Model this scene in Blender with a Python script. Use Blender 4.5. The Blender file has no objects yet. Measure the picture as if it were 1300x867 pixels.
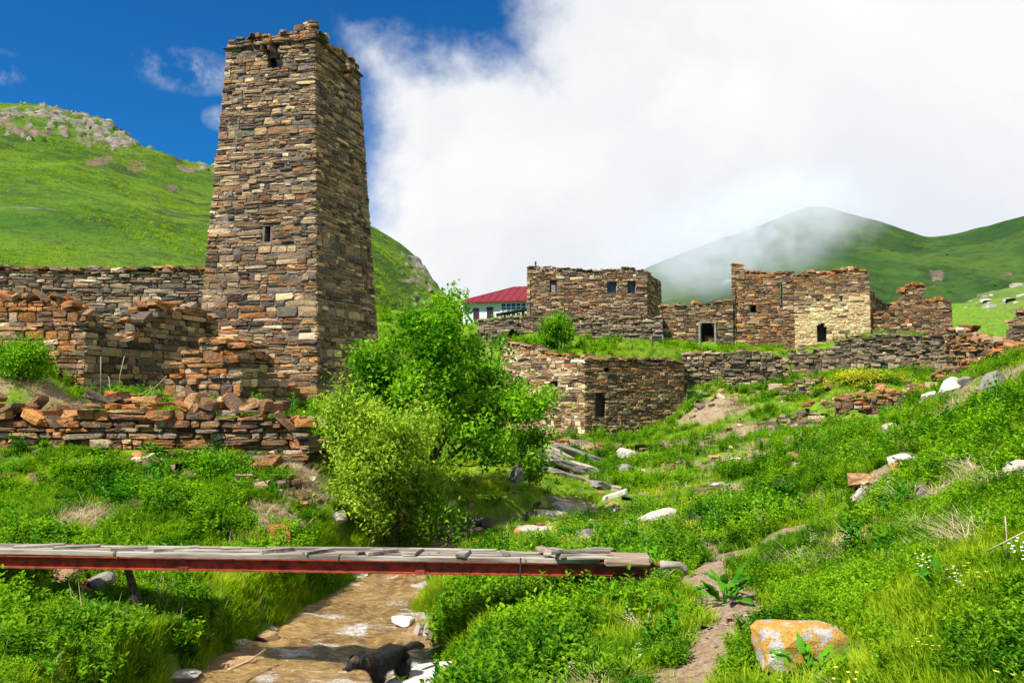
import bpy, bmesh, math, random
import numpy as np
from mathutils import Vector, Matrix

S = bpy.context.scene
C = S.collection
F = 1083.3                       # focal length in photo pixels (30 mm lens)
CAMZ = 3.0
PITCH = math.atan((500 - 433.5) / F)

# ------------------------------------------------------------------ camera
cam_d = bpy.data.cameras.new("camera"); cam_d.lens = 30; cam_d.sensor_width = 36
cam_d.clip_start = 0.05; cam_d.clip_end = 20000
cam = bpy.data.objects.new("camera", cam_d); C.objects.link(cam)
cam.location = (0, 0, CAMZ); cam.rotation_euler = (math.pi / 2 + PITCH, 0, 0)
S.camera = cam
S.view_settings.view_transform = 'Standard'; S.view_settings.look = 'None'
S.view_settings.exposure = 0.88; S.view_settings.gamma = 1.0
S.cycles.max_bounces = 6; S.cycles.diffuse_bounces = 3; S.cycles.glossy_bounces = 2
S.cycles.transparent_max_bounces = 8; S.cycles.volume_bounces = 5; S.cycles.transmission_bounces = 3
S.cycles.caustics_reflective = False; S.cycles.caustics_refractive = False
S.cycles.use_denoising = True
S.cycles.volume_step_rate = 4.0; S.cycles.volume_max_steps = 48

# ------------------------------------------------------------------ sun and sky
SUN_EL = math.radians(52); SUN_AZ = math.atan2(-0.80, -0.60)      # clockwise from +Y
sv = Vector((math.sin(SUN_AZ) * math.cos(SUN_EL), math.cos(SUN_AZ) * math.cos(SUN_EL), math.sin(SUN_EL)))
sl = bpy.data.lights.new("sun", 'SUN'); sl.energy = 5.0; sl.angle = math.radians(0.5); sl.color = (1, 0.95, 0.86)
so = bpy.data.objects.new("sun", sl); C.objects.link(so)
so.rotation_euler = (-sv).to_track_quat('-Z', 'Y').to_euler(); so.location = (-20, -20, 40)


class NT:
    """tiny node helper"""
    def __init__(s, tree): s.t = tree; s.n = tree.nodes; s.l = tree.links
    def new(s, typ, **kw):
        n = s.n.new(typ)
        for k, v in kw.items(): setattr(n, k, v)
        return n
    def put(s, sock, v):
        if isinstance(v, bpy.types.NodeSocket): s.l.new(v, sock)
        elif v is not None:
            if sock.type in ('RGBA',) and len(v) == 3: v = (*v, 1)
            sock.default_value = v
    def math(s, op, a, b=None, c=None, clamp=False):
        n = s.new('ShaderNodeMath', operation=op, use_clamp=clamp)
        s.put(n.inputs[0], a)
        if b is not None: s.put(n.inputs[1], b)
        if c is not None: s.put(n.inputs[2], c)
        return n.outputs[0]
    def mix(s, f, a, b, blend='MIX'):
        n = s.new('ShaderNodeMix', data_type='RGBA', blend_type=blend)
        s.put(n.inputs[0], f); s.put(n.inputs[6], a); s.put(n.inputs[7], b)
        return n.outputs[2]
    def noise(s, vec, scale, detail=4, rough=0.55, dist=0.0, out=0):
        n = s.new('ShaderNodeTexNoise'); s.put(n.inputs['Vector'], vec)
        n.inputs['Scale'].default_value = scale; n.inputs['Detail'].default_value = detail
        n.inputs['Roughness'].default_value = rough; n.inputs['Distortion'].default_value = dist
        return n.outputs[out]
    def ramp(s, v, lo, hi, a=0.0, b=1.0):
        n = s.new('ShaderNodeMapRange', interpolation_type='SMOOTHSTEP')
        s.put(n.inputs[0], v); s.put(n.inputs[1], lo); s.put(n.inputs[2], hi)
        s.put(n.inputs[3], a); s.put(n.inputs[4], b)
        return n.outputs[0]
    def vmul(s, v, k):
        n = s.new('ShaderNodeVectorMath', operation='MULTIPLY'); s.put(n.inputs[0], v); n.inputs[1].default_value = k
        return n.outputs[0]


W = bpy.data.worlds.new("World"); S.world = W; W.use_nodes = True
w = NT(W.node_tree); w.n.clear()
sky = w.new('ShaderNodeTexSky', sky_type='NISHITA', sun_disc=False, sun_elevation=SUN_EL, sun_rotation=SUN_AZ % (2 * math.pi),
            altitude=2200, air_density=1.0, dust_density=0.15, ozone_density=3.0)
gen = w.new('ShaderNodeTexCoord').outputs['Generated']
sep = w.new('ShaderNodeSeparateXYZ'); w.put(sep.inputs[0], gen)
az = w.math('ARCTAN2', sep.outputs[0], sep.outputs[1])
el = w.math('ARCSINE', sep.outputs[2])
n1 = w.math('SUBTRACT', w.noise(gen, 4.0, 9, 0.6, 0.3), 0.5)
n2 = w.math('SUBTRACT', w.noise(gen, 16.0, 8, 0.62), 0.5)
nn = w.math('ADD', w.math('MULTIPLY', n1, 0.10), w.math('MULTIPLY', n2, 0.10))
b1 = w.math('DIVIDE', w.math('ADD', w.math('ADD', az, 0.18), nn), 0.05)
b2 = w.math('DIVIDE', w.math('ADD', w.math('SUBTRACT', 0.392, el), nn), 0.045)
b3 = w.math('DIVIDE', w.math('ADD', w.math('SUBTRACT', az, 0.005), nn), 0.05)
cm = w.math('MINIMUM', b1, w.math('MAXIMUM', b2, b3))
cm = w.ramp(cm, -0.3, 1.4)


def wisp(a, e, sa, se, amp):
    x = w.math('DIVIDE', w.math('SUBTRACT', az, a), sa); y = w.math('DIVIDE', w.math('SUBTRACT', el, e), se)
    g = w.math('SUBTRACT', 1.0, w.math('ADD', w.math('MULTIPLY', x, x), w.math('MULTIPLY', y, y)), clamp=True)
    return w.math('MULTIPLY', g, amp)


wn = w.ramp(w.math('ADD', n1, w.math('MULTIPLY', n2, 1.6)), -0.14, 0.30)
ws = w.math('ADD', w.math('ADD', wisp(-.37, .345, .065, .026, .62), wisp(-.335, .30, .022, .015, .5)),
            w.math('ADD', wisp(-.555, .318, .045, .022, .9), wisp(-.70, .50, .10, .03, .2)))
cm = w.math('MAXIMUM', cm, w.math('MULTIPLY', ws, wn), clamp=True)
# the bank of cloud fades out behind the camera
back = w.ramp(w.math('ABSOLUTE', az), 2.2, 3.14, 1.0, 0.35)
cm = w.math('MULTIPLY', cm, back)
lowg = w.math('MULTIPLY', w.ramp(el, 0.50, 0.06, 0.15, 1.0), w.ramp(w.noise(gen, 3.2, 7, 0.55, .4), 0.30, 0.62))
ccol = w.mix(lowg, (7.6, 7.6, 7.62), (5.9, 6.25, 6.75))
ccol = w.mix(w.ramp(w.noise(gen, 5.0, 8, 0.6), 0.46, 0.68, 0, 0.5), ccol, (6.1, 6.35, 6.7))
skyc = w.mix(1.0, sky.outputs[0], (0.10, 0.62, 1.02), 'MULTIPLY')
fin = w.mix(cm, skyc, ccol)
bg = w.new('ShaderNodeBackground'); w.put(bg.inputs[0], fin); bg.inputs[1].default_value = 0.072
wo = w.new('ShaderNodeOutputWorld'); w.l.new(bg.outputs[0], wo.inputs[0])

# ------------------------------------------------------------------ picture geometry to world points
cp, sp = math.cos(PITCH), math.sin(PITCH)


def ray(px, py):
    x = px - 650.0; f = F; u = 433.5 - py
    return np.array((x, f * cp - u * sp, f * sp + u * cp))


def P(px, py, D):
    r = ray(px, py)
    return np.array((0, 0, CAMZ)) + r * (D / r[1])


def proj(p):
    x, y, z = p[0], p[1], p[2] - CAMZ
    yy = y * cp + z * sp; zz = -y * sp + z * cp
    return 650 + F * x / yy, 433.5 - F * zz / yy


# ------------------------------------------------------------------ noise in numpy
_rs = np.random.RandomState(7)
_tab = _rs.rand(256, 256)


def vnoise(x, y):
    xi = np.floor(x).astype(int); yi = np.floor(y).astype(int)
    fx = x - xi; fy = y - yi; fx = fx * fx * (3 - 2 * fx); fy = fy * fy * (3 - 2 * fy)
    g = lambda a, b: _tab[a % 256, b % 256]
    return ((g(xi, yi) * (1 - fx) + g(xi + 1, yi) * fx) * (1 - fy) + (g(xi, yi + 1) * (1 - fx) + g(xi + 1, yi + 1) * fx) * fy) - .5


def fbm(x, y, o=4):
    s = 0; a = 1.0
    for i in range(o):
        s = s + a * vnoise(x * 2 ** i + 17.3 * i, y * 2 ** i + 9.1 * i); a *= .5
    return s


# ------------------------------------------------------------------ objects
def tag(o, label=None, cat=None, group=None, kind=None):
    if label: o['label'] = label
    if cat: o['category'] = cat
    if group: o['group'] = group
    if kind: o['kind'] = kind
    return o


def thing(name, label, cat, loc, group=None):
    o = bpy.data.objects.new(name, None); o.empty_display_size = .2; C.objects.link(o)
    o.location = loc
    return tag(o, label, cat, group)


def link(name, me, mats, parent=None):
    o = bpy.data.objects.new(name, me); C.objects.link(o)
    for m in (mats if isinstance(mats, (list, tuple)) else [mats]):
        if m and len(me.materials) < len(mats if isinstance(mats, (list, tuple)) else [mats]): me.materials.append(m)
    if parent: o.parent = parent
    return o


def npmesh(name, V, T, col=None, smooth=False, mat_idx=None):
    """V (n,3), T (m,3 or 4) -> mesh; col (n,4) colour per vertex"""
    V = np.asarray(V, dtype=np.float32); T = np.asarray(T, dtype=np.int32)
    k = T.shape[1]
    me = bpy.data.meshes.new(name)
    me.vertices.add(len(V)); me.vertices.foreach_set('co', V.ravel())
    me.loops.add(T.size); me.loops.foreach_set('vertex_index', T.ravel())
    me.polygons.add(len(T)); me.polygons.foreach_set('loop_start', np.arange(0, T.size, k, dtype=np.int32))
    me.polygons.foreach_set('loop_total', np.full(len(T), k, dtype=np.int32))
    me.polygons.foreach_set('use_smooth', np.full(len(T), smooth, dtype=bool))
    if mat_idx is not None: me.polygons.foreach_set('material_index', np.asarray(mat_idx, dtype=np.int32))
    if col is not None:
        a = me.color_attributes.new('Col', 'FLOAT_COLOR', 'POINT'); a.data.foreach_set('color', np.asarray(col, dtype=np.float32).ravel())
    me.update(calc_edges=True); me.validate()
    return me


def bmmesh(name, bm, smooth=False):
    bmesh.ops.recalc_face_normals(bm, faces=bm.faces)
    me = bpy.data.meshes.new(name); bm.to_mesh(me); bm.free()
    if smooth: me.polygons.foreach_set('use_smooth', [True] * len(me.polygons))
    return me


def add_box(bm, c, s, rot=None, jit=0, rnd=None, bevel=0):
    ret = bmesh.ops.create_cube(bm, size=1)
    vs = ret['verts']
    if bevel:
        es = list({e for v in vs for e in v.link_edges})
        for v in vs: v.co = Vector((v.co.x * s[0], v.co.y * s[1], v.co.z * s[2]))
        r = bmesh.ops.bevel(bm, geom=es, offset=bevel, segments=1, affect='EDGES')
        vs = list({v for f in r['faces'] for v in f.verts} | {v for v in vs if v.is_valid})
        sc = (1, 1, 1)
    else: sc = s
    for v in vs:
        co = Vector((v.co.x * sc[0], v.co.y * sc[1], v.co.z * sc[2]))
        if jit and rnd: co += Vector((rnd.uniform(-jit, jit), rnd.uniform(-jit, jit), rnd.uniform(-jit, jit)))
        if rot is not None: co = rot @ co
        v.co = co + Vector(c)
    return vs


def add_tube(bm, pts, radii, n=6, cap=True):
    rings = []
    for i, p in enumerate(pts):
        p = Vector(p)
        d = (Vector(pts[min(i + 1, len(pts) - 1)]) - Vector(pts[max(i - 1, 0)])).normalized()
        a = d.orthogonal().normalized() if i == 0 else (pa - d * pa.dot(d)).normalized()
        pa = a; b = d.cross(a)
        r = radii[i] if hasattr(radii, '__len__') else radii
        rings.append([bm.verts.new(p + (a * math.cos(t) + b * math.sin(t)) * r) for t in [2 * math.pi * k / n for k in range(n)]])
    for i in range(len(rings) - 1):
        for k in range(n): bm.faces.new((rings[i][k], rings[i][(k + 1) % n], rings[i + 1][(k + 1) % n], rings[i + 1][k]))
    if cap: bm.faces.new(rings[0][::-1]); bm.faces.new(rings[-1])


# ------------------------------------------------------------------ materials
def mat(name):
    m = bpy.data.materials.new(name); m.use_nodes = True
    t = NT(m.node_tree); t.n.clear()
    out = t.new('ShaderNodeOutputMaterial')
    return m, t, out


def bsdf(t, out, col, rough=0.85, bump=None, bstr=0.4, bdist=0.02, spec=0.3, metal=0.0):
    b = t.new('ShaderNodeBsdfPrincipled')
    t.put(b.inputs['Base Color'], col); t.put(b.inputs['Roughness'], rough)
    t.put(b.inputs['Specular IOR Level'], spec); t.put(b.inputs['Metallic'], metal)
    if bump is not None:
        bn = t.new('ShaderNodeBump'); t.put(bn.inputs['Height'], bump)
        bn.inputs['Strength'].default_value = bstr; bn.inputs['Distance'].default_value = bdist
        t.l.new(bn.outputs[0], b.inputs['Normal'])
    if out is not None: t.l.new(b.outputs[0], out.inputs[0])
    return b


def gpos(t): return t.new('ShaderNodeNewGeometry').outputs['Position']


def make_stone_mat():
    """colour = vertex Col x object colour; alpha = how much orange lichen grows on it"""
    m, t, out = mat('stone')
    a = t.new('ShaderNodeAttribute', attribute_name='Col'); oi = t.new('ShaderNodeObjectInfo')
    base = t.mix(1.0, a.outputs['Color'], oi.outputs['Color'], 'MULTIPLY')
    lich = t.math('MULTIPLY', a.outputs['Alpha'], oi.outputs['Alpha'])
    p = gpos(t)
    big = t.noise(p, 5.0, 6, 0.65); fine = t.noise(p, 32.0, 6, 0.7); mid = t.noise(p, 13.0, 5, 0.65, 0.6)
    c = t.mix(t.ramp(fine, 0.30, 0.72), t.mix(1.0, base, (0.52, 0.50, 0.50), 'MULTIPLY'), t.mix(1.0, base, (1.45, 1.40, 1.30), 'MULTIPLY'))
    c = t.mix(t.ramp(mid, 0.56, 0.70, 0, 0.75), c, t.mix(1.0, base, (0.42, 0.38, 0.36), 'MULTIPLY'))
    c = t.mix(t.ramp(mid, 0.44, 0.30, 0, 0.6), c, (0.36, 0.32, 0.25))
    lm = t.math('ADD', t.math('MULTIPLY', lich, 0.62), t.math('MULTIPLY', t.math('SUBTRACT', t.math('ADD', t.math('MULTIPLY', big, .5), t.math('MULTIPLY', mid, .5)), 0.5), 2.6))
    lm = t.ramp(lm, 0.34, 0.62, 0, 0.85)
    lc = t.mix(t.ramp(fine, 0.35, 0.65), (0.30, 0.085, 0.018), (0.50, 0.20, 0.045))
    c = t.mix(lm, c, lc)
    h = t.math('ADD', t.math('MULTIPLY', fine, 0.6), mid)
    bsdf(t, out, c, 0.9, h, 0.9, 0.03, 0.2)
    return m


M_STONE = make_stone_mat()


def simple(name, col, col2=None, scale=8, rough=0.85, bstr=0.4, bdist=0.01, spec=0.3, stretch=None, lo=.35, hi=.65, metal=0):
    m, t, out = mat(name)
    p = gpos(t)
    if stretch: p = t.vmul(p, stretch)
    n = t.noise(p, scale, 7, 0.65)
    c = t.mix(t.ramp(n, lo, hi), col, col2 or tuple(x * .55 for x in col))
    bsdf(t, out, c, rough, n, bstr, bdist, spec, metal)
    return m


M_CORE = simple('rubble_mortar', (0.20, 0.165, 0.12), (0.09, 0.075, 0.06), 9, 0.95, 0.8, 0.04)
M_CORE_PALE = simple('lime_plaster', (0.52, 0.44, 0.28), (0.36, 0.28, 0.17), 5, 0.95, 0.8, 0.04)
M_DARKWOOD = simple('weathered_dark_wood', (0.055, 0.04, 0.03), (0.025, 0.02, 0.016), 12, 0.8)
M_BARK = simple('bark', (0.10, 0.075, 0.055), (0.035, 0.028, 0.022), 18, 0.95, 0.9, 0.02)
M_TURF = None


def leaf_mat(name, c1, c2, rnd_scale=1.0, trans=0.40, rough=0.7, attr=False, spec=0.10):
    m, t, out = mat(name)
    oi = t.new('ShaderNodeObjectInfo')
    if attr:
        a = t.new('ShaderNodeAttribute', attribute_name='Col'); f = a.outputs['Fac']
        sepc = t.new('ShaderNodeSeparateColor'); t.l.new(a.outputs['Color'], sepc.inputs[0]); f = sepc.outputs[0]
    else:
        a = t.new('ShaderNodeAttribute', attribute_name='Col')
        sepc = t.new('ShaderNodeSeparateColor'); t.l.new(a.outputs['Color'], sepc.inputs[0])
        f = t.math('MULTIPLY', t.math('ADD', oi.outputs['Random'], sepc.outputs[0]), 0.5)
    wn = t.noise(gpos(t), 0.55, 4, 0.6)
    wn2 = t.noise(gpos(t), 2.6, 4, 0.6)
    f = t.math('ADD', f, t.math('ADD', t.math('MULTIPLY', t.math('SUBTRACT', wn, 0.47), 2.8), t.math('MULTIPLY', t.math('SUBTRACT', wn2, 0.5), 1.6)), clamp=True)
    c = t.mix(f, c1, c2)
    b = bsdf(t, None, c, rough, None, spec=spec)
    tr = t.new('ShaderNodeBsdfTranslucent'); t.put(tr.inputs[0], t.mix(1.0, c, (1.15, 1.25, 0.55), 'MULTIPLY'))
    mx = t.new('ShaderNodeMixShader'); mx.inputs[0].default_value = trans
    t.l.new(b.outputs[0], mx.inputs[1]); t.l.new(tr.outputs[0], mx.inputs[2]); t.l.new(mx.outputs[0], out.inputs[0])
    return m


M_GRASS = leaf_mat('grass_blades', (0.050, 0.190, 0.003), (0.350, 0.460, 0.012))
M_WEED = leaf_mat('weed_leaves', (0.010, 0.095, 0.002), (0.235, 0.430, 0.008))
M_BROAD = leaf_mat('broad_leaves', (0.016, 0.13, 0.004), (0.100, 0.31, 0.008), trans=0.3)
M_TREELEAF = leaf_mat('tree_leaves', (0.022, 0.145, 0.004), (0.220, 0.440, 0.010), attr=True)
M_BUSHLEAF = leaf_mat('willow_leaves', (0.060, 0.200, 0.008), (0.400, 0.540, 0.045), attr=True)
M_STRAW = leaf_mat('dry_stalks', (0.33, 0.24, 0.13), (0.56, 0.46, 0.30), trans=0.15)
M_YELLOW = leaf_mat('yellow_flowers', (0.55, 0.50, 0.03), (0.72, 0.66, 0.06), trans=0.2)
M_WHITE = leaf_mat('white_flowers', (0.62, 0.62, 0.52), (0.8, 0.8, 0.74), trans=0.2)

# ------------------------------------------------------------------ terrain
CTRL = [(-150, 867, 6.8), (0, 867, 7.1), (120, 867, 7.6), (0, 772, 9.3), (100, 770, 9.5), (180, 785, 9.6), (300, 800, 9.7), (400, 745, 12), (430, 725, 13.5),
        (-150, 772, 9.3), (0, 690, 11), (0, 640, 13.5), (0, 587, 15.6), (130, 592, 15.4), (250, 597, 15.2), (200, 650, 12.8), (350, 625, 14.3), (395, 605, 15.3),
        (330, 690, 12.5), (420, 660, 14.3), (430, 690, 14), (480, 697, 15.0),
        (0, 535, 17.0), (150, 522, 17.6), (250, 524, 17.8), (390, 528, 18.5), (400, 515, 24.5), (260, 515, 24.8), (45, 468, 18.9), (110, 503, 19.5), (0, 452, 19.3),
        (-150, 440, 20), (-150, 530, 17), (-150, 600, 15), (480, 500, 30), (560, 520, 30), (330, 480, 32),
        (545, 642, 17.8), (600, 622, 18.5), (560, 592, 22), (640, 600, 21), (600, 560, 28), (680, 572, 30), (700, 622, 20), (640, 560, 40),
        (720, 560, 41), (800, 562, 42), (770, 600, 27), (850, 600, 25), (850, 562, 36), (880, 532, 41), (950, 500, 44.5), (880, 490, 45.5), (1000, 490, 44.5),
        (1000, 532, 35), (960, 562, 28), (1030, 560, 24),
        (650, 700, 14), (700, 690, 14.6), (750, 650, 18.5), (820, 622, 21.5), (870, 650, 16.5), (900, 690, 12.5), (830, 722, 10.8), (950, 640, 15.5), (800, 690, 13),
        (640, 745, 10.9), (600, 800, 9.0), (620, 867, 7.3), (720, 867, 6.7), (800, 745, 9.2), (800, 800, 7.6), (880, 867, 6.0), (940, 780, 7.3), (890, 725, 9.5),
        (1000, 675, 11), (1080, 640, 12.5), (1015, 845, 5.7), (1150, 800, 5.5), (1300, 867, 4.2), (1300, 750, 5.2), (1100, 720, 8), (1200, 650, 8.5), (1300, 650, 7),
        (1150, 587, 13), (1290, 602, 8.5), (1300, 520, 12), (1300, 458, 18), (1230, 502, 18), (1200, 492, 22), (1180, 542, 17), (1060, 592, 16), (1250, 472, 25),
        (1230, 486, 36), (1060, 542, 32.5), (1165, 537, 32), (1010, 500, 39), (1070, 499, 35.5), (1170, 494, 36),
        (1100, 477, 49), (1190, 474, 48), (900, 447, 51), (1000, 450, 52), (1160, 430, 51.5), (1240, 445, 50), (1290, 445, 46), (765, 447, 48.5), (700, 445, 51), (870, 447, 48.5),
        (640, 437, 55), (580, 437, 60), (760, 437, 53), (700, 406, 57.5), (620, 408, 62), (590, 408, 75), (760, 400, 66), (880, 405, 62), (900, 405, 70), (1100, 415, 62), (1100, 405, 72),
        (650, 402, 110), (1000, 402, 110), (1250, 425, 80), (0, 372, 35), (200, 400, 35), (400, 430, 38), (550, 430, 50), (-200, 372, 35), (700, 402, 200), (1300, 402, 200),
        (1500, 600, 8.5), (1600, 480, 14), (1500, 430, 30), (1500, 430, 60), (1500, 867, 4.2)]
WPTS = [(0, 0, 1.40), (-2.5, 0, 1.0), (-6, 0, 1.1), (3, 0, 2.0), (7, 0, 3.2), (0, 3, 1.25), (3, 3, 1.75), (-1, 4.5, .85), (1.5, 4.5, 1.25), (-6, 4, .8), (-3, 4, .4),
        (-40, 20, 9), (-60, 60, 16), (60, 30, 12), (80, 70, 16), (-100, 150, 22), (120, 200, 25), (-12, 8, 1.2)]
UPPER = [(765, 447, 48.5), (700, 445, 51), (870, 447, 48.5), (900, 447, 51), (760, 437, 53), (640, 437, 55), (580, 437, 60), (1000, 450, 52), (1160, 430, 51.5), (1240, 445, 50), (1290, 445, 46)]
FRONT = [(720, 560, 41), (800, 562, 42), (850, 562, 36), (880, 532, 41), (950, 500, 44.5), (880, 490, 45.5), (1000, 490, 44.5), (640, 560, 40), (1100, 477, 49), (1190, 474, 48), (1230, 486, 36)]
CTRL += [(1060, 541, 33.9), (1110, 540, 33.5), (1165, 537, 33.0), (1070, 501, 34.9), (1120, 499, 34.4), (1165, 496, 34.2)]
LOWX = [(640, 545, 50), (742, 553, 45), (742, 556, 47), (869, 522, 46.4), (869, 520, 49), (800, 545, 47), (1000, 488, 46.4), (930, 489, 46.8), (940, 488, 50), (1003, 478, 50.2), (1003, 476, 53), (1110, 477, 50.5), (1207, 474, 49), (1110, 470, 54)]
HIGHX = [(742, 447, 43.5), (869, 447, 46), (800, 447, 44), (640, 440, 49), (1000, 450, 46), (930, 449, 46), (1003, 448, 49.5), (1207, 432, 48.2), (1110, 434, 49), (1250, 442, 43), (1300, 446, 38)]
cpl = np.array([P(*c) for c in CTRL + LOWX if c not in UPPER] + [np.array(p, float) for p in WPTS])
cps = np.array([P(*c) for c in CTRL + HIGHX if c not in FRONT] + [np.array(p, float) for p in WPTS])
LINE_PX = np.array([(540, 58), (600, 53.5), (636, 50), (742, 44), (869, 46.8), (871, 47.3), (1002, 46.7), (1004, 50.0), (1207, 48.8), (1216, 45.3), (1300, 38.2), (1400, 36)], float)


def warp(X, Y):
    Y = np.maximum(Y, -1.5)
    return np.stack([2.2 * X / (Y + 4), np.log(Y + 4)], -1)


def kern(a, b):
    d = a[:, None, :] - b[None, :, :]
    return np.sqrt((d ** 2).sum(-1) + 0.03 ** 2)


def rbf_fit(c):
    wc = warp(c[:, 0], c[:, 1]); n_ = len(wc)
    A_ = np.zeros((n_ + 3, n_ + 3)); A_[:n_, :n_] = kern(wc, wc); A_[:n_, :n_] -= np.eye(n_) * 0.005
    A_[:n_, n_] = 1; A_[:n_, n_ + 1:] = wc; A_[n_, :n_] = 1; A_[n_ + 1:, :n_] = wc.T
    return wc, np.linalg.solve(A_, np.concatenate([c[:, 2], np.zeros(3)]))


FIT_LO, FIT_HI = rbf_fit(cpl), rbf_fit(cps)


def rbf_eval(fit, q):
    wc, RB = fit; n_ = len(wc)
    return kern(q, wc) @ RB[:n_] + RB[n_] + q @ RB[n_ + 1:]


# stream: Y, left X, right X, water z
STREAM = np.array([(2.0, -3.6, -0.7, -.06), (6.0, -3.8, -0.75, -.03), (8.8, -3.3, -0.62, 0), (10.8, -3.2, -1.05, 0.0), (12.5, -2.85, -1.27, 0.01), (13.8, -2.6, -1.2, .02), (15.2, -2.25, -.95, .03), (16.2, -1.75, -.55, .04),
                   (16.9, -1.15, .15, .27), (17.8, -.2, .8, .33), (18.7, .8, 1.6, .40), (19.6, 1.1, 1.7, .45), (21.0, 1.0, 1.5, .55)])


def stream_at(X, Y):
    """signed distance to the bank (negative in the water) and the water height"""
    l = np.interp(Y, STREAM[:, 0], STREAM[:, 1]); r = np.interp(Y, STREAM[:, 0], STREAM[:, 2]); z = np.interp(Y, STREAM[:, 0], STREAM[:, 3])
    wig = fbm(X * .9 + 3, Y * .9, 3) * .35
    d = np.maximum(l - X, X - r) + wig
    d = np.where(Y > 20.6, np.maximum(d, (Y - 20.6)), d)
    d = np.where(Y < 1, np.maximum(d, -.4), d)
    return d, z


def ground(X, Y, detail=True):
    X = np.atleast_1d(np.asarray(X, float)); Y = np.atleast_1d(np.asarray(Y, float))
    out = np.empty(len(X))
    for i in range(0, len(X), 40000):
        q = warp(X[i:i + 40000], Y[i:i + 40000])
        lo = rbf_eval(FIT_LO, q); hi = rbf_eval(FIT_HI, q); yy = Y[i:i + 40000]
        px_ = 650 + F * X[i:i + 40000] / np.maximum(yy, .5)
        t_ = np.clip((yy - 1 / np.interp(px_, LINE_PX[:, 0], 1 / LINE_PX[:, 1]) - np.where(px_ < 742, .95, .42)) / .30, 0, 1) * np.clip((px_ - 520) / 60, 0, 1)
        out[i:i + 40000] = lo * (1 - t_) + hi * t_
    sc = np.clip(Y / 12, .3, 4)
    if detail:
        out += fbm(X * .8, Y * .8, 4) * .16 * np.clip(Y / 14, .35, 1.6) + fbm(X * 3.1 + 40, Y * 3.1, 3) * .05
    d, z = stream_at(X, Y)
    bed = z - .14
    t = np.clip((d + .12) / .55, 0, 1); t = t * t * (3 - 2 * t)
    bankw = bed * (1 - t) + np.maximum(out, z + .05) * t
    return np.where(d < .45, np.minimum(bankw, np.maximum(out, z + .05)), np.where(d < 1.5, np.maximum(out, z + .05), out))


def gz(x, y): return float(ground([x], [y])[0])


PATH = [P(850, 900, 5.6), P(885, 850, 6.2), P(915, 800, 6.9), P(945, 775, 7.4), P(900, 735, 9.0), P(895, 722, 9.7), P(940, 705, 10.3), P(1000, 678, 11), P(1050, 655, 12), P(1085, 635, 12.8), P(1110, 622, 13.4)]
PATHF = [q - np.array((0, .7, 0)) for q in PATH[6:]]
DRY = [P(740, 580, 36), P(690, 595, 28), P(930, 590, 24), P(850, 600, 25), P(720, 600, 24), P(990, 560, 26), P(905, 520, 41), P(960, 540, 34), P(1060, 560, 24), P(1150, 520, 30), P(870, 575, 33), P(920, 560, 33), P(1010, 540, 33),
       P(1215, 630, 9.3), P(1240, 500, 17), P(1270, 480, 17), P(1260, 490, 17.5), P(870, 705, 11.2), P(330, 670, 13), P(380, 640, 14.7), P(110, 670, 12.3), P(40, 490, 18.3), P(70, 505, 18), P(20, 470, 18.6), P(700, 560, 40), P(760, 575, 38)]


def seg_dist(X, Y, pts):
    d = np.full(len(X), 1e9)
    for a, b in zip(pts[:-1], pts[1:]):
        ax, ay, bx, by = a[0], a[1], b[0], b[1]
        L = (bx - ax) ** 2 + (by - ay) ** 2
        t = np.clip(((X - ax) * (bx - ax) + (Y - ay) * (by - ay)) / L, 0, 1)
        d = np.minimum(d, np.hypot(X - ax - t * (bx - ax), Y - ay - t * (by - ay)))
    return d


def dirt_mask(X, Y):
    d = seg_dist(X, Y, PATH) + fbm(X * 2.5, Y * 2.5, 3) * .14
    m = np.clip((.33 - d) / .12, 0, 1)
    for p in DRY:
        r = .045 * p[1]
        dd = np.hypot(X - p[0], (Y - p[1]) * .8) + fbm(X * 18 / p[1] + 5, Y * 18 / p[1], 3) * r * 1.1
        m = np.maximum(m, np.clip((r - dd) / (r * .5), 0, 1) * .9)
    sp_ = fbm(X * 1.7 + 60, Y * 1.7 + 12, 4) - .36 - .25 * (X < 0); m = np.maximum(m, np.clip(sp_ / .08, 0, 1) * .85 * (Y < 30))
    sd, _ = stream_at(X, Y)
    m = np.maximum(m, np.clip((.12 - sd) / .12, 0, 1))
    return m


NU, NV = 420, 620
uu = np.linspace(-2.2, 2.2, NU); uu = np.sign(uu) * np.abs(uu / 2.2) ** 1.6 * 2.2
vv = np.linspace(math.log(2.2), math.log(330), NV)
UU, VV = np.meshgrid(uu, vv)
GY = np.exp(VV) - 4; GX = UU / 2.2 * 2 * (GY + 4)
gX, gY = GX.ravel(), GY.ravel()
gZ = ground(gX, gY)
idx = np.arange(NU * NV).reshape(NV, NU)
Q = np.stack([idx[:-1, :-1], idx[:-1, 1:], idx[1:, 1:], idx[1:, :-1]], -1).reshape(-1, 4)
dm = dirt_mask(gX, gY)
wet = np.clip((.10 - stream_at(gX, gY)[0]) / .1, 0, 1)
me = npmesh('ground', np.stack([gX, gY, gZ], -1), Q, np.stack([dm, wet, dm * 0, dm * 0 + 1], -1), smooth=True)
m, t, out = mat('meadow_ground')
a = t.new('ShaderNodeAttribute', attribute_name='Col'); sc_ = t.new('ShaderNodeSeparateColor'); t.l.new(a.outputs['Color'], sc_.inputs[0])
p = gpos(t)
nf = t.noise(p, 22, 6, .7); nm = t.noise(p, 2.2, 6, .6); nl = t.noise(p, .5, 4, .6)
g = t.mix(t.ramp(nm, .35, .65), (0.05, 0.15, 0.005), (0.19, 0.30, 0.012))
g = t.mix(t.ramp(nf, .4, .7, 0, .6), g, (0.05, 0.075, 0.02))
g = t.mix(t.ramp(nl, .55, .75, 0, .6), g, (0.20, 0.22, 0.05))
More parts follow.
